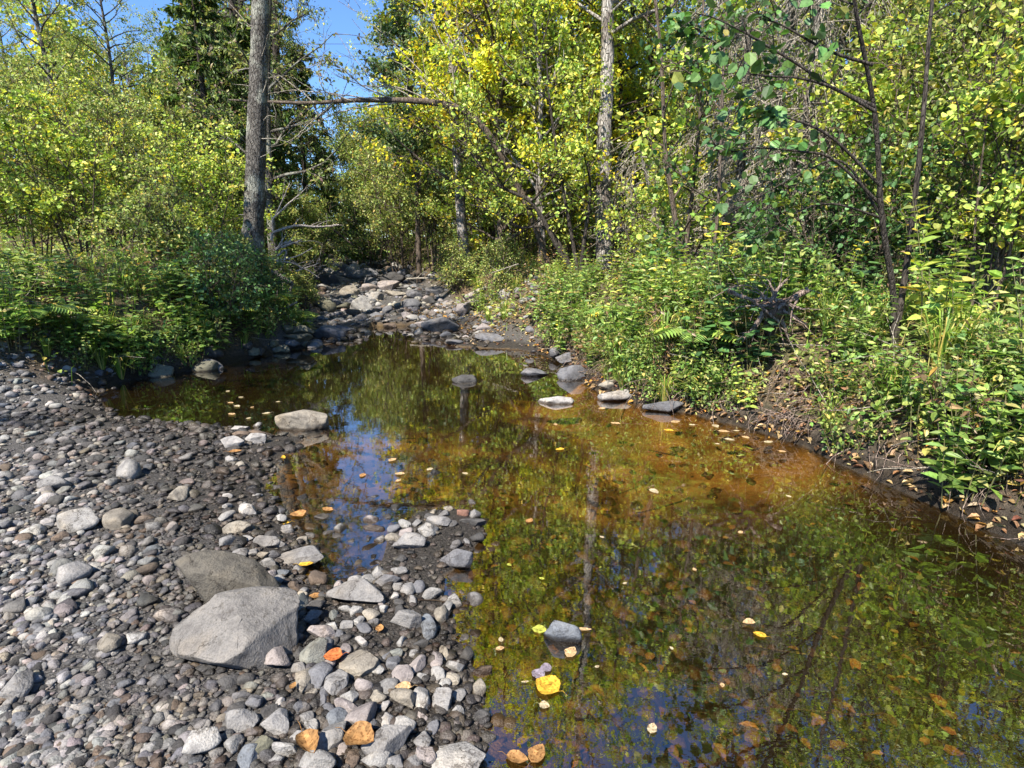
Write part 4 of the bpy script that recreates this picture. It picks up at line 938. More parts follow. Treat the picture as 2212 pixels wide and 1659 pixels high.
SH = {'hazel': shrub_proto('shrub', 'x', 91, 3.0, 'lime', .072, 'round', 7, 8), 'olive': shrub_proto('shrub', 'x', 92, 3.6, 'olive', .07, 'ovate', 8, 11, 9, 1.2),
      'willow': shrub_proto('shrub', 'x', 93, 2.6, 'olive', .10, 'lance', 9, 14, 8, 1.0), 'dark': shrub_proto('shrub', 'x', 94, 2.4, 'deep', .085, 'round', 6, 4, 7, .9, mat=M_WAXY),
      'yellow': shrub_proto('shrub', 'x', 95, 3.4, 'yellow', .075, 'ovate', 8, 14, 9, 1.1, patch=('lime', .5)), 'low': shrub_proto('shrub', 'x', 96, 1.1, 'olive', .05, 'ovate', 9, 9, 6, .5)}
rsh = np.random.default_rng(123)
def shrub(kind, px, Y, sc, label, group=None):
    b = at(px, Y); return copy_thing(SH[kind], tuple(b), rsh.uniform(0, 6.28), sc*rsh.uniform(.95, 1.05), label, group)
for a in [('olive', 800, 21, 1.1, 'olive green shrub overhanging the right side of the riffle'), ('olive', 870, 19, 1.15, 'olive green shrub behind the grassy point on the right'), ('willow', 835, 27, 1.6, 'pale olive willow far up the right side of the riffle'),
          ('olive', 940, 17.5, 1.15, 'leafy olive shrub left of the leaning pale grey trunk'), ('hazel', 905, 24, 1.5, 'tall hazel behind the olive shrubs right of the stream'), ('willow', 772, 33, 2.5, 'far pale willow closing the view up the stream'),
          ('yellow', 855, 30, 1.6, 'yellowing shrub high behind the right side of the riffle'), ('hazel', 1050, 16, 1.0, 'hazel bush between the leaning pale trunk and the short pale trunk'), ('yellow', 1110, 14.5, .95, 'yellowing bush under the yellow leaved maple'),
          ('hazel', 1220, 14, .9, 'hazel bush behind the multi stemmed alder'), ('hazel', 1425, 13.0, .75, 'light green hazel right of the pale flaking trunk'), ('hazel', 1420, 10.2, .62, 'pale leaved hazel in front of the grey dead brush'),
          ('olive', 1520, 15, 1.2, 'olive bush behind the saplings'), ('yellow', 1290, 18, 1.4, 'tall yellowing bush behind the pale flaking trunk'), ('dark', 1640, 8.4, .4, 'dark leaved dogwood above the root plate on the right'),
          ('dark', 1560, 6.3, .28, 'low dark round leaved dogwood left of the root plate'), ('dark', 1775, 7.0, .5, 'dark leaved dogwood at the right picture edge'), ('low', 985, 14.2, .8, 'low green shrub at the foot of the leaning pale trunk'),
          ('low', 1085, 12.6, .85, 'low green shrub on the sunny far right bank'), ('low', 500, 9.6, .6, 'low green bush left of the tall lichened left trunk'), ('low', 640, 12.5, .6, 'low green bush among the bleached branches on the left bank'),
          ('dark', 500, 8.5, .42, 'dark shady bush at the waterline below the tall lichened left trunk'), ('dark', 553, 9.1, .34, 'small dark bush in front of the tall lichened left trunk'), ('dark', 455, 8.0, .5, 'dark bush left of the picture edge by the pool'), ('willow', 655, 16, .8, 'grey green willow at the left side of the riffle'), ('hazel', 500, 12, .8, 'bright hazel left of the tall lichened left trunk'), ('olive', 690, 25, .6, 'small olive shrub under the cedars'),
          ('willow', 1170, 19, 1.5, 'tall willow deep behind the short pale trunk'), ('olive', 1000, 24, 1.6, 'tall olive bush deep behind the leaning pale trunk'), ('olive', 1450, 20, 1.5, 'tall olive bush deep behind the bent sapling')]:
    shrub(*a)
# the wood goes on to both sides of the photograph
for k, (px, Y, kd, sc) in enumerate([(1830, 6.9, 'dark', .7), (1880, 7.9, 'hazel', 1.0), (1980, 6.5, 'dark', .7), (2050, 7.2, 'olive', 1.0), (2150, 5.6, 'hazel', .8), (2260, 6.6, 'olive', 1.1), (1850, 10, 'olive', 1.2), (1990, 10.5, 'hazel', 1.3), (2120, 10, 'yellow', 1.2), (2280, 11, 'olive', 1.4)]):
    shrub(kd, px, Y, sc, 'leafy bush on the bank far right of the pool', 'bushes on the bank far right of the pool')
for k, (px, Y, kd, sc) in enumerate([(430, 10.6, 'hazel', .7), (340, 9.2, 'low', 1.0), (280, 11.5, 'olive', .8), (180, 10.0, 'hazel', .8), (80, 10.6, 'olive', .8), (-20, 9.2, 'hazel', .8), (400, 14, 'olive', .9), (230, 14.5, 'yellow', .9), (60, 14, 'olive', 1.0)]):
    shrub(kd, px, Y, sc, 'leafy bush on the bank far left of the pool', 'bushes on the bank far left of the pool')
TR = [simple_tree('x', [(1106, 560), (1110, 300), (1098, 40), (1112, -250), (1100, -520)], 16, 20, M_BARK_GREY, pl, 46, .22, 3.1, 19, .095, seed=200+k, taper=.25, spread=.10) for k, pl in enumerate(('lime', 'olive', 'yellow'))]
for t in TR: t.location = (0, 0, -500)
for k, (px, Y) in enumerate([(1800, 13), (1900, 16), (2010, 13.5), (2110, 17), (2220, 14), (1830, 21), (2060, 22)]):
    b = at(px, Y); copy_thing(TR[k % 2], tuple(b), k*1.3, 1+.08*(k % 3), 'grey trunked tree in the wood far right of the pool', 'trees in the wood far right of the pool')
for k, (px, Y) in enumerate([(430, 24), (300, 21), (170, 19), (20, 20), (330, 28), (90, 27)]):
    b = at(px, Y); copy_thing(TR[1], tuple(b), k*1.7, .62+.05*(k % 3), 'grey trunked tree in the wood far left of the pool', 'trees in the wood far left of the pool')
for k, (px, Y, v) in enumerate([(875, 38, 1), (900, 34, 0), (930, 29, 1), (985, 33, 2), (1040, 28, 2), (1110, 31, 0), (1180, 26, 2), (1260, 29, 2), (1330, 33, 0), (1470, 26, 1), (1540, 23, 0), (1620, 27, 1), (1700, 22, 0), (575, 36, 1), (545, 30, 0), (520, 27, 1)]):
    b = at(px, Y); side = 'left' if px < 700 else 'right'
    copy_thing(TR[v], tuple(b), k*2.1, .95+.07*(k % 4), 'one of the tall leafy trees standing deep in the wood on the %s' % side, 'tall leafy trees deep in the wood on the %s' % side)
tree('tree', 'unseen leafy tree added beyond the left edge to shade the left bank', 'tree', (-8.2, 2.4, gz(-8.2, 2.4)), [(0, 0, -.1), (.1, 0, 4), (.3, .2, 8), (.2, .3, 11)], [.15, .12, .07, .02], M_BARK_GREY, 'olive', 34, .38, 3.0, 14, .095, seed=402, taper=.3)  # added out of view so its crown casts shade on the left bank
def drop(o):
    for c in list(o.children): bpy.data.objects.remove(c)
    bpy.data.objects.remove(o)
for t in list(TR)+list(SH.values()): drop(t)

# far wood: one mass of trees beyond, open along the stream
r = np.random.default_rng(9); mb = MB()
for k in range(120):
    az = r.uniform(-1.0, 1.0); Y = r.uniform(38, 75)
    if abs(az+.292) < .10: continue
    x = az*Y; z = gz(x, Y); h = r.uniform(11, 17)*(.75 if abs(az+.292) < .15 else 1)*(.62 if .17 < az < .28 else 1)
    P, R = smooth_path([(x, Y, z-.2), (x+r.uniform(-.4, .4), Y, z+h*.6), (x, Y, z+h)], [.16, .1, .02], 8); V, F = tube(P, R, 5); mb.add(V, F, 1)
    n = 1500; u = r.random(n)
    cl = rand_dir(r, 40)*np.array((2.4, 2.4, 0)); ch = r.random(40)*.85+.15; i = r.integers(0, 40, n)
    p = np.stack((x+cl[i, 0]*(1.1-ch[i]*.6)+.45*r.standard_normal(n), Y+cl[i, 1]*(1.1-ch[i]*.6)+.45*r.standard_normal(n), z+h*ch[i]+.5*r.standard_normal(n)), 1)
    leaves(mb, p, rand_dir(r, n)-UP*.2, UP*.7+rand_dir(r, n), r.uniform(.25, .5, n), 'kite', palette(r, n, PAL[['lime', 'olive', 'yellow', 'cedar', 'olive'][r.integers(5)]]), 0)
    n = 500; p = np.stack((x+2.5*r.standard_normal(n), Y+2*r.standard_normal(n), z+r.uniform(0, 3.2, n)), 1)
    leaves(mb, p, rand_dir(r, n), UP*.7+rand_dir(r, n), r.uniform(.2, .42, n), 'kite', palette(r, n, PAL['olive']), 0)
tag(mb.build('far_wood', [M_LEAF, M_BARK_DARK]), 'far off wood of mixed trees closing the view behind the creek', 'wood', kind='stuff')

# ------------------------------------------------------------------ deadwood
def sticks(name, label, cat, lines, Y, mat, ends=.35, seed=0, side_twigs=0, part='branch', parent=None):
    """lines: (pixels, thickness in px, optional distances). One thing; each line is a part of its own."""
    r = np.random.default_rng(seed); first = on_y(*lines[0][0][0], Y if np.isscalar(Y) else Y[0])
    t = parent or thing(name, tuple(first), label, cat); o0 = np.array(t.location)
    for q, ln in enumerate(lines):
        pix, wd = ln[0], ln[1]; ys = ln[2] if len(ln) > 2 else Y; pts = px_path(pix, ys); w = wd*np.mean(ys)/FPX/2
        P, R = smooth_path([p-o0 for p in pts], np.linspace(w, w*ends, len(pts)), 6*len(pts)); P = P+.12*w*r.standard_normal(P.shape)
        m = MB(); V, F = tube(P, R, 8, rough=.05, rng=r); m.add(V, F)
        for k in range(side_twigs):
            i = r.integers(2, len(P)-1); P2, R2 = wander(r, P[i], nrmz(P[i]-P[i-1])+.9*rand_dir(r, 1)[0]+UP*.25, r.uniform(.12, .45), R[i]*.5, .002, 6, .45); V, F = tube(P2, R2, 5); m.add(V, F)
        m.build(part, [mat], t)
    return t
sticks('fallen_branch', 'bleached forked dead branch reaching from the left bank over the riffle', 'fallen branch', [
    ([(586, 520), (592, 503), (636, 488), (674, 489), (700, 489), (732, 485)], 7), ([(590, 500), (589, 476), (596, 463), (613, 426), (627, 394)], 5), ([(594, 468), (630, 434), (650, 418)], 4.5),
    ([(586, 560), (605, 562), (643, 553), (674, 535)], 5), ([(608, 534), (630, 526), (653, 518)], 7), ([(600, 552), (618, 540), (613, 568), (606, 585)], 5), ([(598, 565), (630, 568), (660, 582), (690, 600)], 4.5),
    ([(640, 586), (665, 577), (692, 568)], 4), ([(596, 540), (610, 528), (632, 520)], 8)], 9.9, M_DEADWOOD, seed=1, side_twigs=5)
sticks('driftwood', 'pale driftwood root lying at the left edge of the riffle', 'driftwood', [([(590, 585), (610, 600), (632, 613)], 11), ([(632, 613), (626, 630), (622, 642)], 7), ([(588, 612), (612, 611), (630, 612)], 5), ([(622, 640), (600, 652), (585, 664)], 6)], 10.2, M_DEADWOOD, .7, 2, 2)
sticks('stick', 'bleached stick poking from the shady left bank above the stones', 'stick', [([(586, 683), (612, 668), (643, 652)], 7), ([(612, 668), (628, 690), (655, 705), (668, 720)], 2.5)], 9.2, M_DEADWOOD, .6, 3, 1)
sticks('stick', 'pale stick lying in the grass under the tall lichened left trunk', 'stick', [([(546, 640), (566, 638), (580, 636)], 6)], 9.4, M_DEADWOOD, .7, 4)
sticks('driftwood', 'weathered split board like log on the sunny far right bank', 'driftwood', [([(1003, 644), (1025, 633), (1050, 621)], 13), ([(1010, 646), (1030, 637), (1046, 628)], 7)], 12.6, M_DEADWOOD, .7, 5)
sticks('fallen_log', 'pale log lying across the far end of the creek', 'log', [([(688, 511), (715, 512), (745, 514)], 7)], 36, M_DEADWOOD, .9, 6)
sticks('fallen_log', 'rusty red log above the pale log at the far end of the creek', 'log', [([(695, 503), (718, 501), (742, 504)], 12), ([(700, 495), (720, 493), (740, 496)], 8)], 38, M_ROOT, .9, 7)
sticks('stick', 'dark fallen branch reaching down from the bushes over the far riffle', 'stick', [([(712, 490), (735, 508), (765, 530)], 5)], 18, M_BARK_BROWN, .6, 8)
sticks('stick', 'dead branch lying level before the grass point on the right of the riffle', 'stick', [([(880, 602), (930, 601), (985, 602), (1010, 608)], 4)], 14, M_BRUSH, .6, 9, 3)
sticks('dead_twig', 'white bare forked twigs low on the right bank', 'stick', [([(1650, 862), (1660, 835), (1680, 815), (1700, 800)], 3), ([(1668, 870), (1690, 845), (1712, 800)], 3), ([(1640, 880), (1668, 850), (1728, 830)], 2.5), ([(1700, 880), (1708, 850), (1722, 826)], 2.5)], 5.1, M_DEADWOOD, .4, 10, 4)
sticks('stick', 'thin pale stick slanting from the right bank into the water', 'stick', [([(1440, 832), (1424, 850), (1412, 868), (1405, 882)], 3)], 5.6, M_DEADWOOD, .6, 11)
sticks('stick', 'grey broken branch lying on the right bank below the root plate', 'stick', [([(1560, 770), (1600, 762), (1660, 766), (1725, 760)], 5)], 5.7, M_DEADWOOD, .5, 12, 3)
sticks('stick', 'thin dead stem arching over the tall forbs on the right bank', 'stick', [([(1120, 570), (1105, 575), (1060, 590)], 3)], 11, M_BRUSH, .5, 13, 2)
sticks('twig', 'thin twig lying on top of the broad flat grey stone', 'twig', [([(758, 1269), (774, 1273), (790, 1274)], 2.2)], 2.36, M_BARK_DARK, .5, 14)
sticks('twig', 'long dark twig leaning over the gravel left of the broad flat stone', 'twig', [([(700, 1330), (706, 1310), (711, 1276)], 2.4)], 2.25, M_BARK_BROWN, .5, 15)
sticks('twig', 'curved dark twig between the stones behind the broad flat stone', 'twig', [([(748, 1246), (770, 1232), (800, 1226)], 3)], 2.55, M_BARK_DARK, .5, 16)

# uprooted root plate
b = on_y(1671, 735, 5.3); b[2] = gz(b[0], b[1]); t = thing('root_plate', tuple(b), 'uprooted root plate with bleached splayed roots on the right bank', 'root plate')
c0 = on_y(1674, 668, 5.36)-b; V, F = rock_verts(4, 4, 5, .4, .16); m = MB(); m.add(V*np.array((.11, .12, .11))+c0, F, 0, (.13, .085, .062)); V, F = rock_verts(5, 4, 5, .4, .16); m.add(V*np.array((.09, .12, .22))+c0+np.array((.05, .12, -.18)), F, 0, (.10, .066, .05))
m.build('soil_clump', [M_PEBBLE], t)
sticks('', '', '', [([(1574, 628), (1600, 640), (1624, 649), (1665, 681), (1705, 709)], 10), ([(1624, 650), (1646, 645), (1676, 647), (1700, 652)], 8), ([(1664, 652), (1682, 622), (1701, 603)], 9), ([(1676, 650), (1670, 632), (1663, 612)], 7),
    ([(1745, 626), (1702, 651), (1678, 668)], 15), ([(1650, 672), (1624, 712), (1604, 738)], 10), ([(1648, 684), (1630, 716), (1625, 738)], 5), ([(1690, 690), (1700, 722), (1712, 752)], 9), ([(1665, 650), (1627, 620), (1588, 619), (1536, 645)], 3.5),
    ([(1670, 655), (1640, 634), (1605, 622)], 4), ([(1690, 670), (1715, 685), (1740, 700)], 8), ([(1680, 690), (1690, 730), (1697, 760)], 4), ([(1660, 660), (1632, 660), (1590, 664)], 5), ([(1695, 655), (1712, 662), (1735, 668)], 9)], 5.25, M_ROOT, .45, 20, 3, 'root', t)
# ------------------------------------------------------------------ shrub hanging in from the right, close to the viewer
b = np.array((3.15, 4.7, 0)); b[2] = gz(b[0], b[1])-.05; t = thing('shrub', tuple(b), 'dark leaved alder overhanging from beyond the right edge, its big leaves nearest the viewer', 'shrub')
r = np.random.default_rng(41); m, c = MB(), MB(); tw = []
hub = [on_y(1905, 470, 4.6), on_y(1890, 250, 4.5), on_y(1880, 120, 4.3)]
for s in ([b, on_y(1930, 640, 4.7), hub[0], hub[1], on_y(1850, 30, 4.3), on_y(1830, -120, 4.2)], [b, on_y(1960, 560, 4.8), on_y(1990, 300, 4.8), on_y(2010, 40, 4.9), on_y(2030, -150, 5)]):
    P, R = smooth_path([q-b for q in s], np.linspace(.028, .008, len(s)), 30); V, F = tube(P, R, 8); m.add(V, F)
    l, w = branch_set(r, P, R, 3, .7, 1.0, .7, .3, 3, 2, taper=.2); wood(m, l, 4); tw += w
for pix, Y in [([(1890, 230), (1790, 185), (1727, 141), (1642, 90), (1608, 70), (1546, 40), (1501, 28)], 4.0), ([(1890, 240), (1800, 190), (1727, 169), (1659, 164), (1557, 152)], 3.9), ([(1900, 440), (1800, 345), (1727, 327), (1628, 319), (1586, 327), (1529, 307)], 4.6),
               ([(1905, 470), (1820, 350), (1727, 378), (1642, 423), (1560, 470)], 5.2), ([(1885, 140), (1790, 110), (1700, 60), (1620, 20)], 4.1), ([(1905, 470), (1790, 440), (1700, 470), (1640, 520)], 5.4), ([(1900, 400), (1800, 300), (1720, 260), (1650, 250), (1590, 262)], 4.3)]:
    P, R = smooth_path([q-b for q in px_path(pix, Y)], np.linspace(.012, .003, len(pix)), 40); V, F = tube(P, R, 5); m.add(V, F)
    for k in range(11):
        i = r.integers(12, 39); P2, R2 = wander(r, P[i], nrmz(P[i]-P[i-1])*.8+.8*rand_dir(r, 1)[0], r.uniform(.12, .32), .004, .0015, 4, .4); tw.append((P2, R2))
m.build('stems', [M_BARK_DARK], t); wood(c, tw, 3, 1); leaf_on(c, r, tw, 3, .078, 'round', 'deep', .04, 0, .7, .35); c.build('foliage', [M_WAXY, M_BARK_DARK], t)

# ------------------------------------------------------------------ plants of the banks
def plant_proto(kind, seed):
    r = np.random.default_rng(seed); t = thing(kind, (0, 0, -500), 'x', 'plant'); m, c = MB(), MB()
    def lv(p, ax, n, s, sh, pal, w=1.0, mat=0): leaves(c, p, ax, n, s, sh, palette(r, len(p), PAL[pal]), mat, 1.0, w)
    if kind in ('tall_forb', 'pale_forb'):
        for k in range(9 if kind == 'tall_forb' else 5):
            a = r.uniform(0, 6.28); o = np.array((math.cos(a), math.sin(a), 0))*r.uniform(0, .16); h = r.uniform(.5, .95)
            P, R = smooth_path([o-UP*.03, o*1.6+UP*h*.5, o*3.0*r.uniform(.6, 1.3)+UP*h], [.005, .004, .0015], 14); V, F = tube(P, R, 4); m.add(V, F)
            n = 26; i = np.linspace(3, 13, n).astype(int); aa = np.arange(n)*2.4; ax = np.stack((np.cos(aa), np.sin(aa), .25+0*aa), 1)
            lv(P[i], ax+.35*rand_dir(r, n), UP+.75*rand_dir(r, n), .12*np.linspace(1.1, .55, n)*r.uniform(.6, 1.25, n), 'lance', 'fresh' if kind == 'tall_forb' else 'lime', 1.5)
    elif kind == 'bushy_forb':
        for k in range(12):
            a = r.uniform(0, 6.28); o = np.array((math.cos(a), math.sin(a), 0))*r.uniform(0, .15); h = r.uniform(.3, .6)
            P, R = smooth_path([o-UP*.03, o*1.8+UP*h*.5, o*3+UP*h], [.004, .003, .0015], 10); V, F = tube(P, R, 4); m.add(V, F)
            n = 22; i = r.integers(2, 10, n); lv(P[i]+.05*r.standard_normal((n, 3)), rand_dir(r, n)+UP*.1, UP+.5*rand_dir(r, n), r.uniform(.04, .075, n), 'ovate', 'fresh' if k % 3 else 'olive', .9)
    elif kind == 'broad_plant':
        for k in range(7):
            a = k*2.4; o = np.array((math.cos(a), math.sin(a), 0))*r.uniform(.02, .10); h = r.uniform(.3, .75)
            P, R = smooth_path([o-UP*.03, o*2+UP*h*.5, o*3.2+UP*h], [.006, .004, .002], 10); V, F = tube(P, R, 4); m.add(V, F)
            n = 8; i = np.linspace(3, 9, n).astype(int); aa = np.arange(n)*2.4+k; ax = np.stack((np.cos(aa), np.sin(aa), -.05+0*aa), 1); lv(P[i]+ax*.04, ax, UP+.35*rand_dir(r, n), r.uniform(.09, .13, n), 'round', 'deep')
    elif kind == 'maple_seedling':
        for k in range(5):
            a = k*2.4; o = np.array((math.cos(a), math.sin(a), 0))*r.uniform(.02, .10); h = r.uniform(.5, 1.0)
            P, R = smooth_path([o-UP*.03, o*2+UP*h*.5, o*3.5+UP*h], [.007, .005, .002], 12); V, F = tube(P, R, 5); m.add(V, F)
            n = 13; i = np.linspace(4, 11, n).astype(int); aa = np.arange(n)*2.4+k; ax = np.stack((np.cos(aa), np.sin(aa), -.1+0*aa), 1); lv(P[i]+ax*.09, ax, UP+.3*rand_dir(r, n), r.uniform(.10, .16, n), 'maple', 'fresh', .95)
    elif kind == 'fern':
        for k in range(9):
            a = k*.7+r.uniform(-.2, .2); d = np.array((math.cos(a), math.sin(a), 0)); ln = r.uniform(.4, .6)
            P, R = smooth_path([(0, 0, 0), d*ln*.4+UP*.28, d*ln+UP*.22], [.004, .003, .001], 22); V, F = tube(P, R, 3); m.add(V, F)
            for s in (-1, 1):
                i = np.arange(3, 22); T = nrmz(np.gradient(P, axis=0))[i]; sd_ = np.cross(T, UP)*s; lv(P[i], sd_+T*.35-UP*.15, UP+0*T, .15*np.sin(np.linspace(.5, 3.0, len(i)))+.02, 'lance', 'lime' if k % 2 else 'fresh', 1.0)
    elif kind == 'sedge_tuft':
        for k in range(60):
            a = r.uniform(0, 6.28); d = np.array((math.cos(a), math.sin(a), 0)); h = r.uniform(.25, .6); w = .004
            P, R = smooth_path([d*.03, d*.12*r.uniform(.5, 1.4)+UP*h*.75, d*.35*r.uniform(.6, 1.3)+UP*h*.72], [w, w*.8, .0008], 7); sd_ = np.cross(d, UP)
            V = np.concatenate((P+sd_*R[:, None]*1.6, P-sd_*R[:, None]*1.6)); F = [(i, i+1, 8+i, 7+i) for i in range(6)]; c.add(V, F, 0, palette(r, 1, PAL['grass'])[0])
    elif kind == 'dry_weed':
        for k in range(8):
            a = r.uniform(0, 6.28); o = np.array((math.cos(a), math.sin(a), 0))*r.uniform(0, .14); h = r.uniform(.4, .8)
            P, R = smooth_path([o-UP*.03, o*1.6+UP*h*.5, o*3+UP*h], [.004, .003, .0012], 10); V, F = tube(P, R, 4); m.add(V, F)
            for j in range(5): P2, R2 = wander(r, P[4+j], rand_dir(r, 1)[0]+UP*.9, r.uniform(.08, .22), .002, .001, 4, .3); V, F = tube(P2, R2, 3); m.add(V, F)
            n = 9; i = r.integers(2, 10, n); lv(P[i], rand_dir(r, n)-UP*.3, rand_dir(r, n)+UP*.4, r.uniform(.04, .09, n), 'lance', 'dry', 1.4)
    if m.V: m.build('stem', [M_BARK_BROWN if kind in ('maple_seedling', 'dry_weed') else M_STEM], t)
    c.build('leaves', [M_LEAF if kind != 'broad_plant' else M_WAXY], t)
    return t
m_, nt_, out_ = new_mat('green_stem'); p_ = N(nt_, 'ShaderNodeBsdfPrincipled'); p_.inputs['Base Color'].default_value = (.10, .11, .035, 1); p_.inputs['Roughness'].default_value = .7
n_ = N(nt_, 'ShaderNodeTexNoise'); n_.inputs['Scale'].default_value = 30; L(nt_, ramp(nt_, n_.outputs['Fac'], [(.3, (.06, .07, .02)), (.7, (.16, .14, .06))]).outputs[0], p_.inputs['Base Color']); L(nt_, p_.outputs[0], out_.inputs[0]); M_STEM = m_
KINDS = ['tall_forb', 'pale_forb', 'bushy_forb', 'broad_plant', 'maple_seedling', 'fern', 'sedge_tuft', 'dry_weed']
PP = {k: [plant_proto(k, 300+7*i+j) for j in range(2)] for i, k in enumerate(KINDS)}
rp = np.random.default_rng(55)
def plant(kind, x, y, sc, label, group=None, dz=0):
    return copy_thing(PP[kind][rp.integers(2)], (x, y, gz(x, y)-.02+dz), rp.uniform(0, 6.28), sc*rp.uniform(.85, 1.15), label, group)
def plant_px(kind, px, py, sc, label, group=None, z=.6):
    d = ray(px, py); tt = np.linspace(2.0, 16, 400); Q = CAMP+d*tt[:, None]; hit = np.where(Q[:, 2] < ground(Q[:, 0], Q[:, 1]))[0]; p = Q[hit[0]]
    return plant(kind, p[0], p[1], sc, label, group)
plant_px('pale_forb', 1606, 895, .62, 'bright yellow green forb nearest the water on the right bank')
plant_px('fern', 1345, 715, 1.0, 'yellow green fern arching on the right bank in front of the tall forbs')
plant_px('fern', 1500, 770, .9, 'smaller fern under the forbs right of the arching fern')
plant_px('sedge_tuft', 1262, 735, 1.1, 'spiky grass tuft at the left corner of the right bank')
plant_px('broad_plant', 1530, 790, 1.2, 'broad leaved dogwood seedling left of the root plate')
plant_px('broad_plant', 1585, 750, 1.35, 'largest broad leaved plant beside the splayed roots')
plant_px('broad_plant', 1625, 800, .9, 'light green leaved seedling below the splayed roots')
plant_px('maple_seedling', 510, 560, 1.1, 'maple seedling with bright lobed leaves left of the tall lichened trunk', z=1.0)
plant_px('maple_seedling', 545, 600, .9, 'maple seedling hanging in front of the stump on the left bank', z=1.0)
NAMES = {'tall_forb': ('tall leafy green forb', 'tall leafy green forbs'), 'pale_forb': ('pale green forb with narrow leaves', 'pale green narrow leaved forbs'), 'bushy_forb': ('bushy low forb with small leaves', 'bushy low forbs'),
         'broad_plant': ('dark broad leaved seedling', 'dark broad leaved seedlings'), 'maple_seedling': ('maple seedling with lobed leaves', 'maple seedlings'), 'fern': ('green fern', 'ferns'), 'sedge_tuft': ('tuft of narrow sedge blades', 'sedge tufts'), 'dry_weed': ('dry brown weed stalks', 'dry weeds')}
def scatter(n, sampler, mix, where, s0, s1, gap=.16):
    ks = list(mix); w = np.array([mix[k] for k in ks], float); w /= w.sum(); done = []; tries = 0
    while len(done) < n and tries < n*60:
        tries += 1; x, y = sampler(); z = gz(x, y); qx = 1106+FPX*x/(y*CP+(CAM_H-z)*SP)
        if (1560 < qx < 1780 and 4.0 < y < 5.7) or (y > 8 and (1280 < qx < 1330 or 985 < qx < 1030)): continue
        if z < .045 or any(abs(x-a)+abs(y-c) < gap for a, c in done): continue
        k = ks[rp.choice(len(ks), p=w)]; done.append((x, y))
        plant(k, x, y, rp.uniform(s0, s1), NAMES[k][0]+' '+where, NAMES[k][1]+' '+where)
RB = np.array([(3.0, 1.6), (2.72, 2.78), (2.29, 4.35), (2.11, 4.70), (1.73, 5.26), (1.35, 5.51), (.97, 6.06), (.83, 6.49), (.62, 8.05), (.3, 8.9), (.1, 10.5)])
def along(A, lo, hi, sgn, t0=0., t1=1.):
    def f():
        t = rp.uniform(t0, t1)*(len(A)-1.001); i = int(t); p = A[i]*(1-t+i)+A[i+1]*(t-i); d = nrmz(A[i+1]-A[i]); n = np.array((d[1], -d[0]))*sgn
        q = p+n*(lo+(hi-lo)*rp.random()**1.3); return q[0], q[1]
    return f
FM = {'tall_forb': 4, 'pale_forb': 2, 'bushy_forb': 4, 'broad_plant': 1.0, 'fern': .25, 'sedge_tuft': 3, 'dry_weed': 2.4}
scatter(95, along(RB, .12, 1.6, 1, .0, .93), FM, 'on the right bank above the pool', .55, 1.0, .14)
scatter(98, along(RB, -.02, .42, 1, 0., .84), {'sedge_tuft': 4, 'bushy_forb': 4, 'tall_forb': 2, 'dry_weed': 2.5, 'fern': .4}, 'overhanging the right waterline', .5, .95, .11)
scatter(60, along(RB, .9, 4.0, 1, .15, 1.0), {'tall_forb': 3, 'bushy_forb': 3, 'pale_forb': 2, 'broad_plant': 1.0, 'fern': .4, 'dry_weed': 1.6, 'sedge_tuft': 2}, 'farther back on the right bank', .8, 1.3, .25)
scatter(64, lambda: (rp.uniform(-1.2, 2.0), rp.uniform(10.2, 16)), {'pale_forb': 2.5, 'dry_weed': 3.5, 'sedge_tuft': 4, 'bushy_forb': 1.5}, 'on the sunny far right bank', .5, .95, .25)
LB = np.array([(-3.2, 10.6), (-3.5, 9.4), (-3.75, 8.5), (-4.0, 7.4), (-4.6, 6.6), (-4.9, 6.0)])
scatter(64, along(LB, .1, 1.8, 1), {'maple_seedling': 2.4, 'fern': .7, 'tall_forb': 2, 'bushy_forb': 3, 'dry_weed': 2, 'sedge_tuft': 2, 'broad_plant': 1.5}, 'on the shady left bank', .55, 1.0, .16)
scatter(55, along(LB, -.02, .45, 1), {'fern': 1.5, 'sedge_tuft': 3, 'bushy_forb': 3, 'maple_seedling': 1}, 'hanging over the dark left waterline', .45, .8, .12)
scatter(26, lambda: (rp.uniform(-6.5, -4.2)-.25*(Y_ := rp.uniform(0, 6)), 11+Y_), {'tall_forb': 2, 'bushy_forb': 3, 'fern': 1, 'pale_forb': 1.5, 'dry_weed': 1}, 'on the left side of the riffle', .6, 1.0, .25)
scatter(26, lambda: (rp.uniform(-8.5, -4.6), rp.uniform(4.6, 8.5)), {'maple_seedling': 1, 'tall_forb': 3, 'bushy_forb': 3, 'fern': 1, 'sedge_tuft': 2}, 'on the bank far left of the pool', .6, 1.1, .25)
for v in PP.values():
    for o in v: drop(o)

# ------------------------------------------------------------------ ground cover nobody could count
r = np.random.default_rng(66)
def land(n, zmin, ylo=2.2, yhi=32, pw=1.7):
    y = ylo+(yhi-ylo)*r.random(n)**pw; x = y*r.uniform(-1.0, 1.0, n); z = ground(x, y)
    cx = np.interp(y, CY, CX); hw = np.interp(y, CY, CHW); k = (z > zmin) & ~((y > 9.4) & (np.abs(x-cx) < hw+.15)) & ~((y < 5.8) & (x < .4))
    return np.stack((x, y, z), 1)[k]
P = land(52000, .16); n = len(P); patch = wob(P[:, 0]*1.3, P[:, 1]*1.3, 0, 3); P = P[(patch > -.2) | (r.random(n) < .3)]; n = len(P)
mb = MB(); h = r.uniform(.02, .30, n)*np.interp(P[:, 1], [3, 8], [.7, 1.1])
leaves(mb, P+np.stack((0*h, 0*h, h), 1), rand_dir(r, n)*np.array((1, 1, .4)), UP+.5*rand_dir(r, n), r.uniform(.04, .085, n)*np.interp(P[:, 1], [6, 20], [1, 1.8]), 'ovate', palette(r, n, PAL['olive'])*1.0)
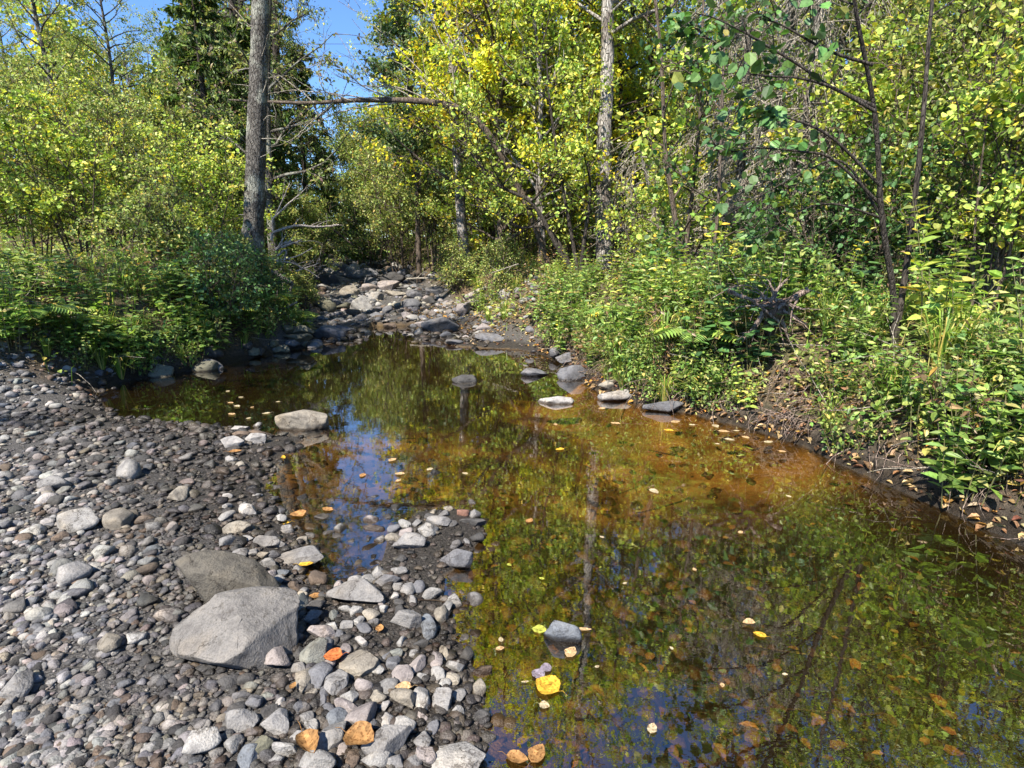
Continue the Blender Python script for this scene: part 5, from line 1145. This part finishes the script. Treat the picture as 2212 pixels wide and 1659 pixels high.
tag(mb.build('undergrowth', [M_LEAF]), 'low leafy ground cover spreading over both banks', 'ground cover', kind='stuff')
P = land(30000, .12, 2.2, 24); n = len(P); patch = wob(P[:, 0]*1.1+4, P[:, 1]*1.1, 0, 3); P = P[(patch > -.05) | (r.random(n) < .25)]; n = len(P); mb = MB()
a = r.uniform(0, 6.28, n); d = np.stack((np.cos(a), np.sin(a), 0*a), 1); sd_ = np.stack((-np.sin(a), np.cos(a), 0*a), 1); h = r.uniform(.08, .38, n)[:, None]; w = (.0035*np.interp(P[:, 1], [4, 16], [1, 2.4]))[:, None]; b_ = r.uniform(.1, .8, n)[:, None]
V = np.stack((P+sd_*w, P-sd_*w, P+UP*h*.65+d*h*b_*.35-sd_*w*.8, P+UP*h*.65+d*h*b_*.35+sd_*w*.8, P+UP*h*.8+d*h*b_), 1)
o = (np.arange(n)*5)[:, None]; T = palette(r, n, PAL['grass']); mb.add(V.reshape(-1, 3), o+np.array([[0, 1, 2, 3]]), 0, T, False); mb.F.append((o+np.array([[3, 2, 4]]), 0, T, False))
tag(mb.build('grass', [M_LEAF]), 'thin grass growing along both banks', 'grass', kind='stuff')
P = land(17000, .02, 2.2, 20); q = on_z(1000, 690, .15); n2 = 2600; B = np.stack((r.uniform(-2.2, 1.2, n2), r.uniform(9.3, 13.5, n2)), 1); z = ground(B[:, 0], B[:, 1]); B = np.concatenate((B, z[:, None]), 1)[z > .01]; P = np.concatenate((P, B))
q_ = np.array([along(RB, -.02, .55, 1)() for _ in range(2600)]); q_ = np.concatenate((q_, ground(q_[:, 0], q_[:, 1])[:, None]), 1); P = np.concatenate((P, q_[q_[:, 2] > .008])); n = len(P); mb = MB()
leaves(mb, P+UP*.012, rand_dir(r, n)*np.array((1, 1, .25)), UP+.35*rand_dir(r, n), r.uniform(.03, .075, n), 'ovate', palette(r, n, PAL['dry'], .3), 0, 2.0)
tag(mb.build('leaf_litter', [M_DRY]), 'dry fallen leaves lying over the banks', 'leaf litter', kind='stuff')
P = land(1500, .12, 2.4, 18); mb = MB()
for p in P:
    Q, R = wander(r, p+UP*.02, rand_dir(r, 1)[0]*np.array((1, 1, .35))+UP*.1, r.uniform(.15, .8), r.uniform(.003, .008), .0015, 5, .4); Vt, Ft = tube(Q, R, 4); mb.add(Vt, Ft)
tag(mb.build('twig_litter', [M_BRUSH]), 'grey fallen twigs strewn over the banks', 'twigs', kind='stuff')

r = np.random.default_rng(67); mb = MB()
for k in range(420):     # fine roots hanging out of the undercut right bank
    t_ = r.uniform(0, 1)*(len(RB)-2.001); i_ = int(t_); p = RB[i_]*(1-t_+i_)+RB[i_+1]*(t_-i_); d = nrmz(RB[i_+1]-RB[i_]); nn = np.array((d[1], -d[0])); q = p+nn*r.uniform(.1, .5); z = gz(q[0], q[1])
    Q, R = wander(r, np.array((q[0], q[1], z+.01)), np.array((-nn[0]*.8+d[0]*r.uniform(-.9, .9), -nn[1]*.8+d[1]*r.uniform(-.9, .9), r.uniform(.0, .4))), r.uniform(.15, .5), r.uniform(.002, .006), .001, 7, .6, -1.3)
    Q[:, 2] = np.maximum(Q[:, 2], ground(Q[:, 0], Q[:, 1])-.01); Vt, Ft = tube(Q, R, 4); mb.add(Vt, Ft)
tag(mb.build('bank_roots', [M_ROOT]), 'fine roots hanging out of the undercut right bank', 'roots', kind='stuff')

# ------------------------------------------------------------------ fallen leaves on water and stones
def fallen_leaf(px, py, w, col, label, shape='ovate', group=None, z=.004, curl=.25):
    r_ = np.random.default_rng(int(px*3+py)); p = on_z(px, py, z)
    if z > .01: p = on_z(px, py, max(z, gz(p[0], p[1])+z))
    mpp = np.linalg.norm(p-CAMP)/FPX; S = w*mpp; a = r_.uniform(0, 6.28); curl = curl*r_.uniform(.6, 2.2)
    u = np.linspace(0, 1, 9); prof = np.sin(np.pi*u**.8)**.75*(.5 if shape == 'round' else .33 if shape == 'ovate' else .16); V = []
    for s in (-1, -.5, 0, .5, 1):
        for k in range(9): V.append((u[k]-.5, s*prof[k]*(1+.06*r_.standard_normal()), curl*(s*s*prof[k]*.5+.35*(u[k]-.5)**2)+.006*r_.standard_normal()))
    V = np.array(V)*S; V[:, 2] -= V[:, 2].min(); F = [(i*9+k, i*9+k+1, i*9+k+10, i*9+k+9) for i in range(4) for k in range(8)]
    m = MB(); c = np.array(col); tint = np.clip(c*(1+.16*r_.standard_normal((len(F), 1))), .01, .9); m.add(V, F, 0, tint)
    Vt, Ft = tube(np.array([V[18]*1.0, V[18]+(V[18]-V[22])*.35+UP*.1*S, V[18]+(V[18]-V[22])*.75]), [S*.016, S*.013, S*.010], 4); m.add(Vt, Ft, 0, c*.7)
    o = m.build('fallen_leaf', [M_DRY], loc=tuple(p)); o.rotation_euler = (0, 0, a); tag(o, label, 'leaf', group)
Yl, Cr, Or, Br, Ta, Pu, Gr = (.55, .33, .035), (.42, .35, .22), (.36, .19, .07), (.28, .15, .055), (.46, .31, .16), (.20, .17, .20), (.34, .36, .06)
for a in [(1182, 1481, 52, Yl, 'large round yellow spotted leaf at the near edge of the pool', 'round'), (1165, 1359, 28, Gr, 'greenish yellow leaf floating left of the lone blue grey rock', 'round'), (1162, 1456, 28, Pu, 'purplish leaf just above the large round yellow leaf', 'round'),
          (1179, 1443, 24, Pu, 'smaller purplish leaf farther out above the large round yellow leaf', 'round'), (1134, 1473, 16, Cr, 'thin cream leaf left of the large round yellow leaf', 'lance'), (1176, 1524, 20, Cr, 'small cream leaf below the large round yellow leaf', 'round'),
          (1409, 1573, 26, Cr, 'pale willow leaf floating at the lower right', 'ovate'), (1617, 1349, 24, Ta, 'curled cream leaf floating far right of the lone rock', 'ovate', None, .004, .9), (1641, 1371, 24, Yl, 'yellow leaf floating beside the curled cream leaf', 'ovate'),
          (1696, 1457, 10, Cr, 'tiny pale leaf near the lower right edge', 'ovate'), (1117, 1639, 42, Br, 'brown yellow leaf standing in the water at the bottom edge', 'ovate', None, .004, .6), (1160, 1628, 46, Br, 'olive brown leaf floating at the bottom edge', 'ovate'),
          (1262, 1360, 30, Ta, 'pinkish tan leaf against the right side of the lone rock', 'lance'), (1233, 1409, 34, Ta, 'tan leaf floating in front of the lone rock', 'ovate'), (1082, 1381, 15, Cr, 'white scrap of leaf off the right side of the bar', 'ovate'),
          (1080, 1401, 18, Ta, 'yellowish curled leaf off the right side of the bar', 'ovate'), (1413, 1061, 26, Cr, 'cream pointed leaf floating in the amber water on the right', 'ovate'), (1144, 1124, 22, Or, 'orange leaf floating in mid pool', 'ovate'),
          (1209, 971, 20, Yl, 'bright yellow leaf floating below the white topped stone', 'ovate'), (612, 989, 28, Yl, 'bright yellow leaf floating by the gravel spit', 'lance'), (528, 1075, 28, Or, 'yellow orange leaf floating at the left shore', 'ovate'),
          (645, 1111, 30, Or, 'orange pink leaf in the amber shallows on the left', 'round'), (707, 1100, 26, Or, 'orange leaf left of the blue reflection', 'ovate'), (607, 1131, 30, Yl, 'yellow leaf lying on the wet left shore', 'ovate'), (661, 1218, 28, Yl, 'yellow leaf at the end of the long flat slab', 'ovate', None, .03),
          (719, 1417, 36, (.42, .13, .04), 'rusty orange leaf beside the smooth greenish cobble', 'round', None, .03), (777, 1596, 58, Br, 'big brown leaf lying among the stones near the bottom', 'round', None, .05, .4), (666, 1612, 58, Br, 'folded brown leaf on the lower left stones', 'ovate', None, .04, .8),
          (820, 1357, 24, Or, 'small orange brown leaf left of the oblong brick shaped stone', 'ovate', None, .02), (633, 1296, 24, Or, 'orange brown leaf on the stone right of the boulder', 'ovate', None, .06), (680, 1288, 26, Br, 'brown leaf right of the elongated greenish stone', 'ovate', None, .02),
          (633, 1481, 18, Br, 'small brown leaf left of the upright tan wedge stone', 'ovate', None, .03), (871, 1488, 32, Ta, 'curled tan leaf above the sunlit tan block', 'ovate', None, .02, .9), (508, 975, 24, Or, 'orange leaf on the gravel spit', 'ovate', None, .02)]:
    fallen_leaf(*a)
for px, py, w, c in [(1444, 930, 28, Yl), (1329, 915, 28, Ta), (1200, 917, 18, Ta), (1546, 921, 28, Cr), (1564, 932, 30, Ta), (1591, 931, 18, Cr), (1576, 950, 28, Cr), (1550, 959, 14, Cr), (1301, 883, 26, Ta), (1460, 911, 30, Ta), (1495, 918, 18, Cr), (1610, 945, 24, Ta), (1660, 955, 26, Cr), (1690, 975, 20, Ta), (1640, 925, 18, Cr), (1703, 1072, 16, Cr)]:
    fallen_leaf(px, py, w*.75, c, 'pale fallen leaf drifting by the right bank', 'ovate', 'pale leaves drifting by the right bank')
for px, py, w, c in [(512, 878, 20, Cr), (537, 904, 16, Cr), (498, 870, 16, Ta), (500, 895, 22, Ta), (575, 893, 20, Cr), (520, 858, 14, Cr), (545, 880, 12, Ta), (600, 868, 12, Cr), (492, 845, 14, Cr)]:
    fallen_leaf(px, py, w*.8, c, 'small pale leaf floating on the dark left water', 'ovate', 'small pale leaves on the dark left water')
for px, py, w, c in [(783, 1027, 20, Or), (863, 1024, 22, Ta), (860, 1038, 15, Ta), (928, 1014, 17, Cr), (1004, 1023, 15, Cr), (551, 1027, 15, Ta), (848, 994, 22, Ta)]:
    fallen_leaf(px, py, w, c, 'tan or orange leaf floating in mid pool near the spit', 'ovate', 'tan and orange leaves in mid pool near the spit')
for px, py, w, c in [(1300, 1160, 12, Cr), (1500, 1230, 12, Ta), (1350, 1260, 10, Cr), (1450, 1400, 10, Cr), (1560, 1480, 12, Ta), (1290, 1440, 10, Cr), (1100, 1220, 12, Gr), (1170, 1250, 12, Gr), (1600, 1150, 14, Ta)]:
    fallen_leaf(px, py, w, c, 'tiny leaf scrap floating on the dark right half of the pool', 'ovate', 'tiny leaf scraps on the dark right half of the pool')

r = np.random.default_rng(68); P = np.array([on_z(a, b_, -.05) for a, b_ in zip(r.uniform(430, 2100, 620), 880+760*r.random(620)**1.1)]); P[:, 2] = ground(P[:, 0], P[:, 1]); P = P[P[:, 2] < -.02]; n = len(P); mb = MB()
leaves(mb, P+UP*.012, rand_dir(r, n)*np.array((1, 1, .1)), UP+.2*rand_dir(r, n), r.uniform(.03, .085, n), 'ovate', palette(r, n, [(.15, .09, .035, 3), (.085, .05, .024, 4), (.22, .15, .06, 1), (.045, .03, .016, 4)], .2))
for k in range(70):
    p = P[r.integers(n)]; Q, R = wander(r, p+UP*.015, rand_dir(r, 1)[0]*np.array((1, 1, .02)), r.uniform(.15, .6), r.uniform(.003, .007), .002, 6, .25); Q[:, 2] = np.maximum(ground(Q[:, 0], Q[:, 1])+.008, -.4); Vt, Ft = tube(Q, R, 4); mb.add(Vt, Ft, 0, (.05, .035, .022))
tag(mb.build('sunken_leaves', [M_DRY]), 'sunken brown leaves and twigs lying on the pool bed', 'leaves', kind='stuff')
# two cables crossing the sky gap far upstream
for py, lab in ((95, 'upper thin cable crossing the sky gap'), (121, 'lower thin cable crossing the sky gap')):
    p = px_path([(300, py+2), (735, py), (1250, py+4)], 62); P, R = smooth_path([q-p[0] for q in p], [.02]*3, 20); V, F = tube(P, R, 5); m = MB(); m.add(V, F)
    tag(m.build('power_cable', [M_BARK_DARK], loc=tuple(p[0])), lab, 'cable')
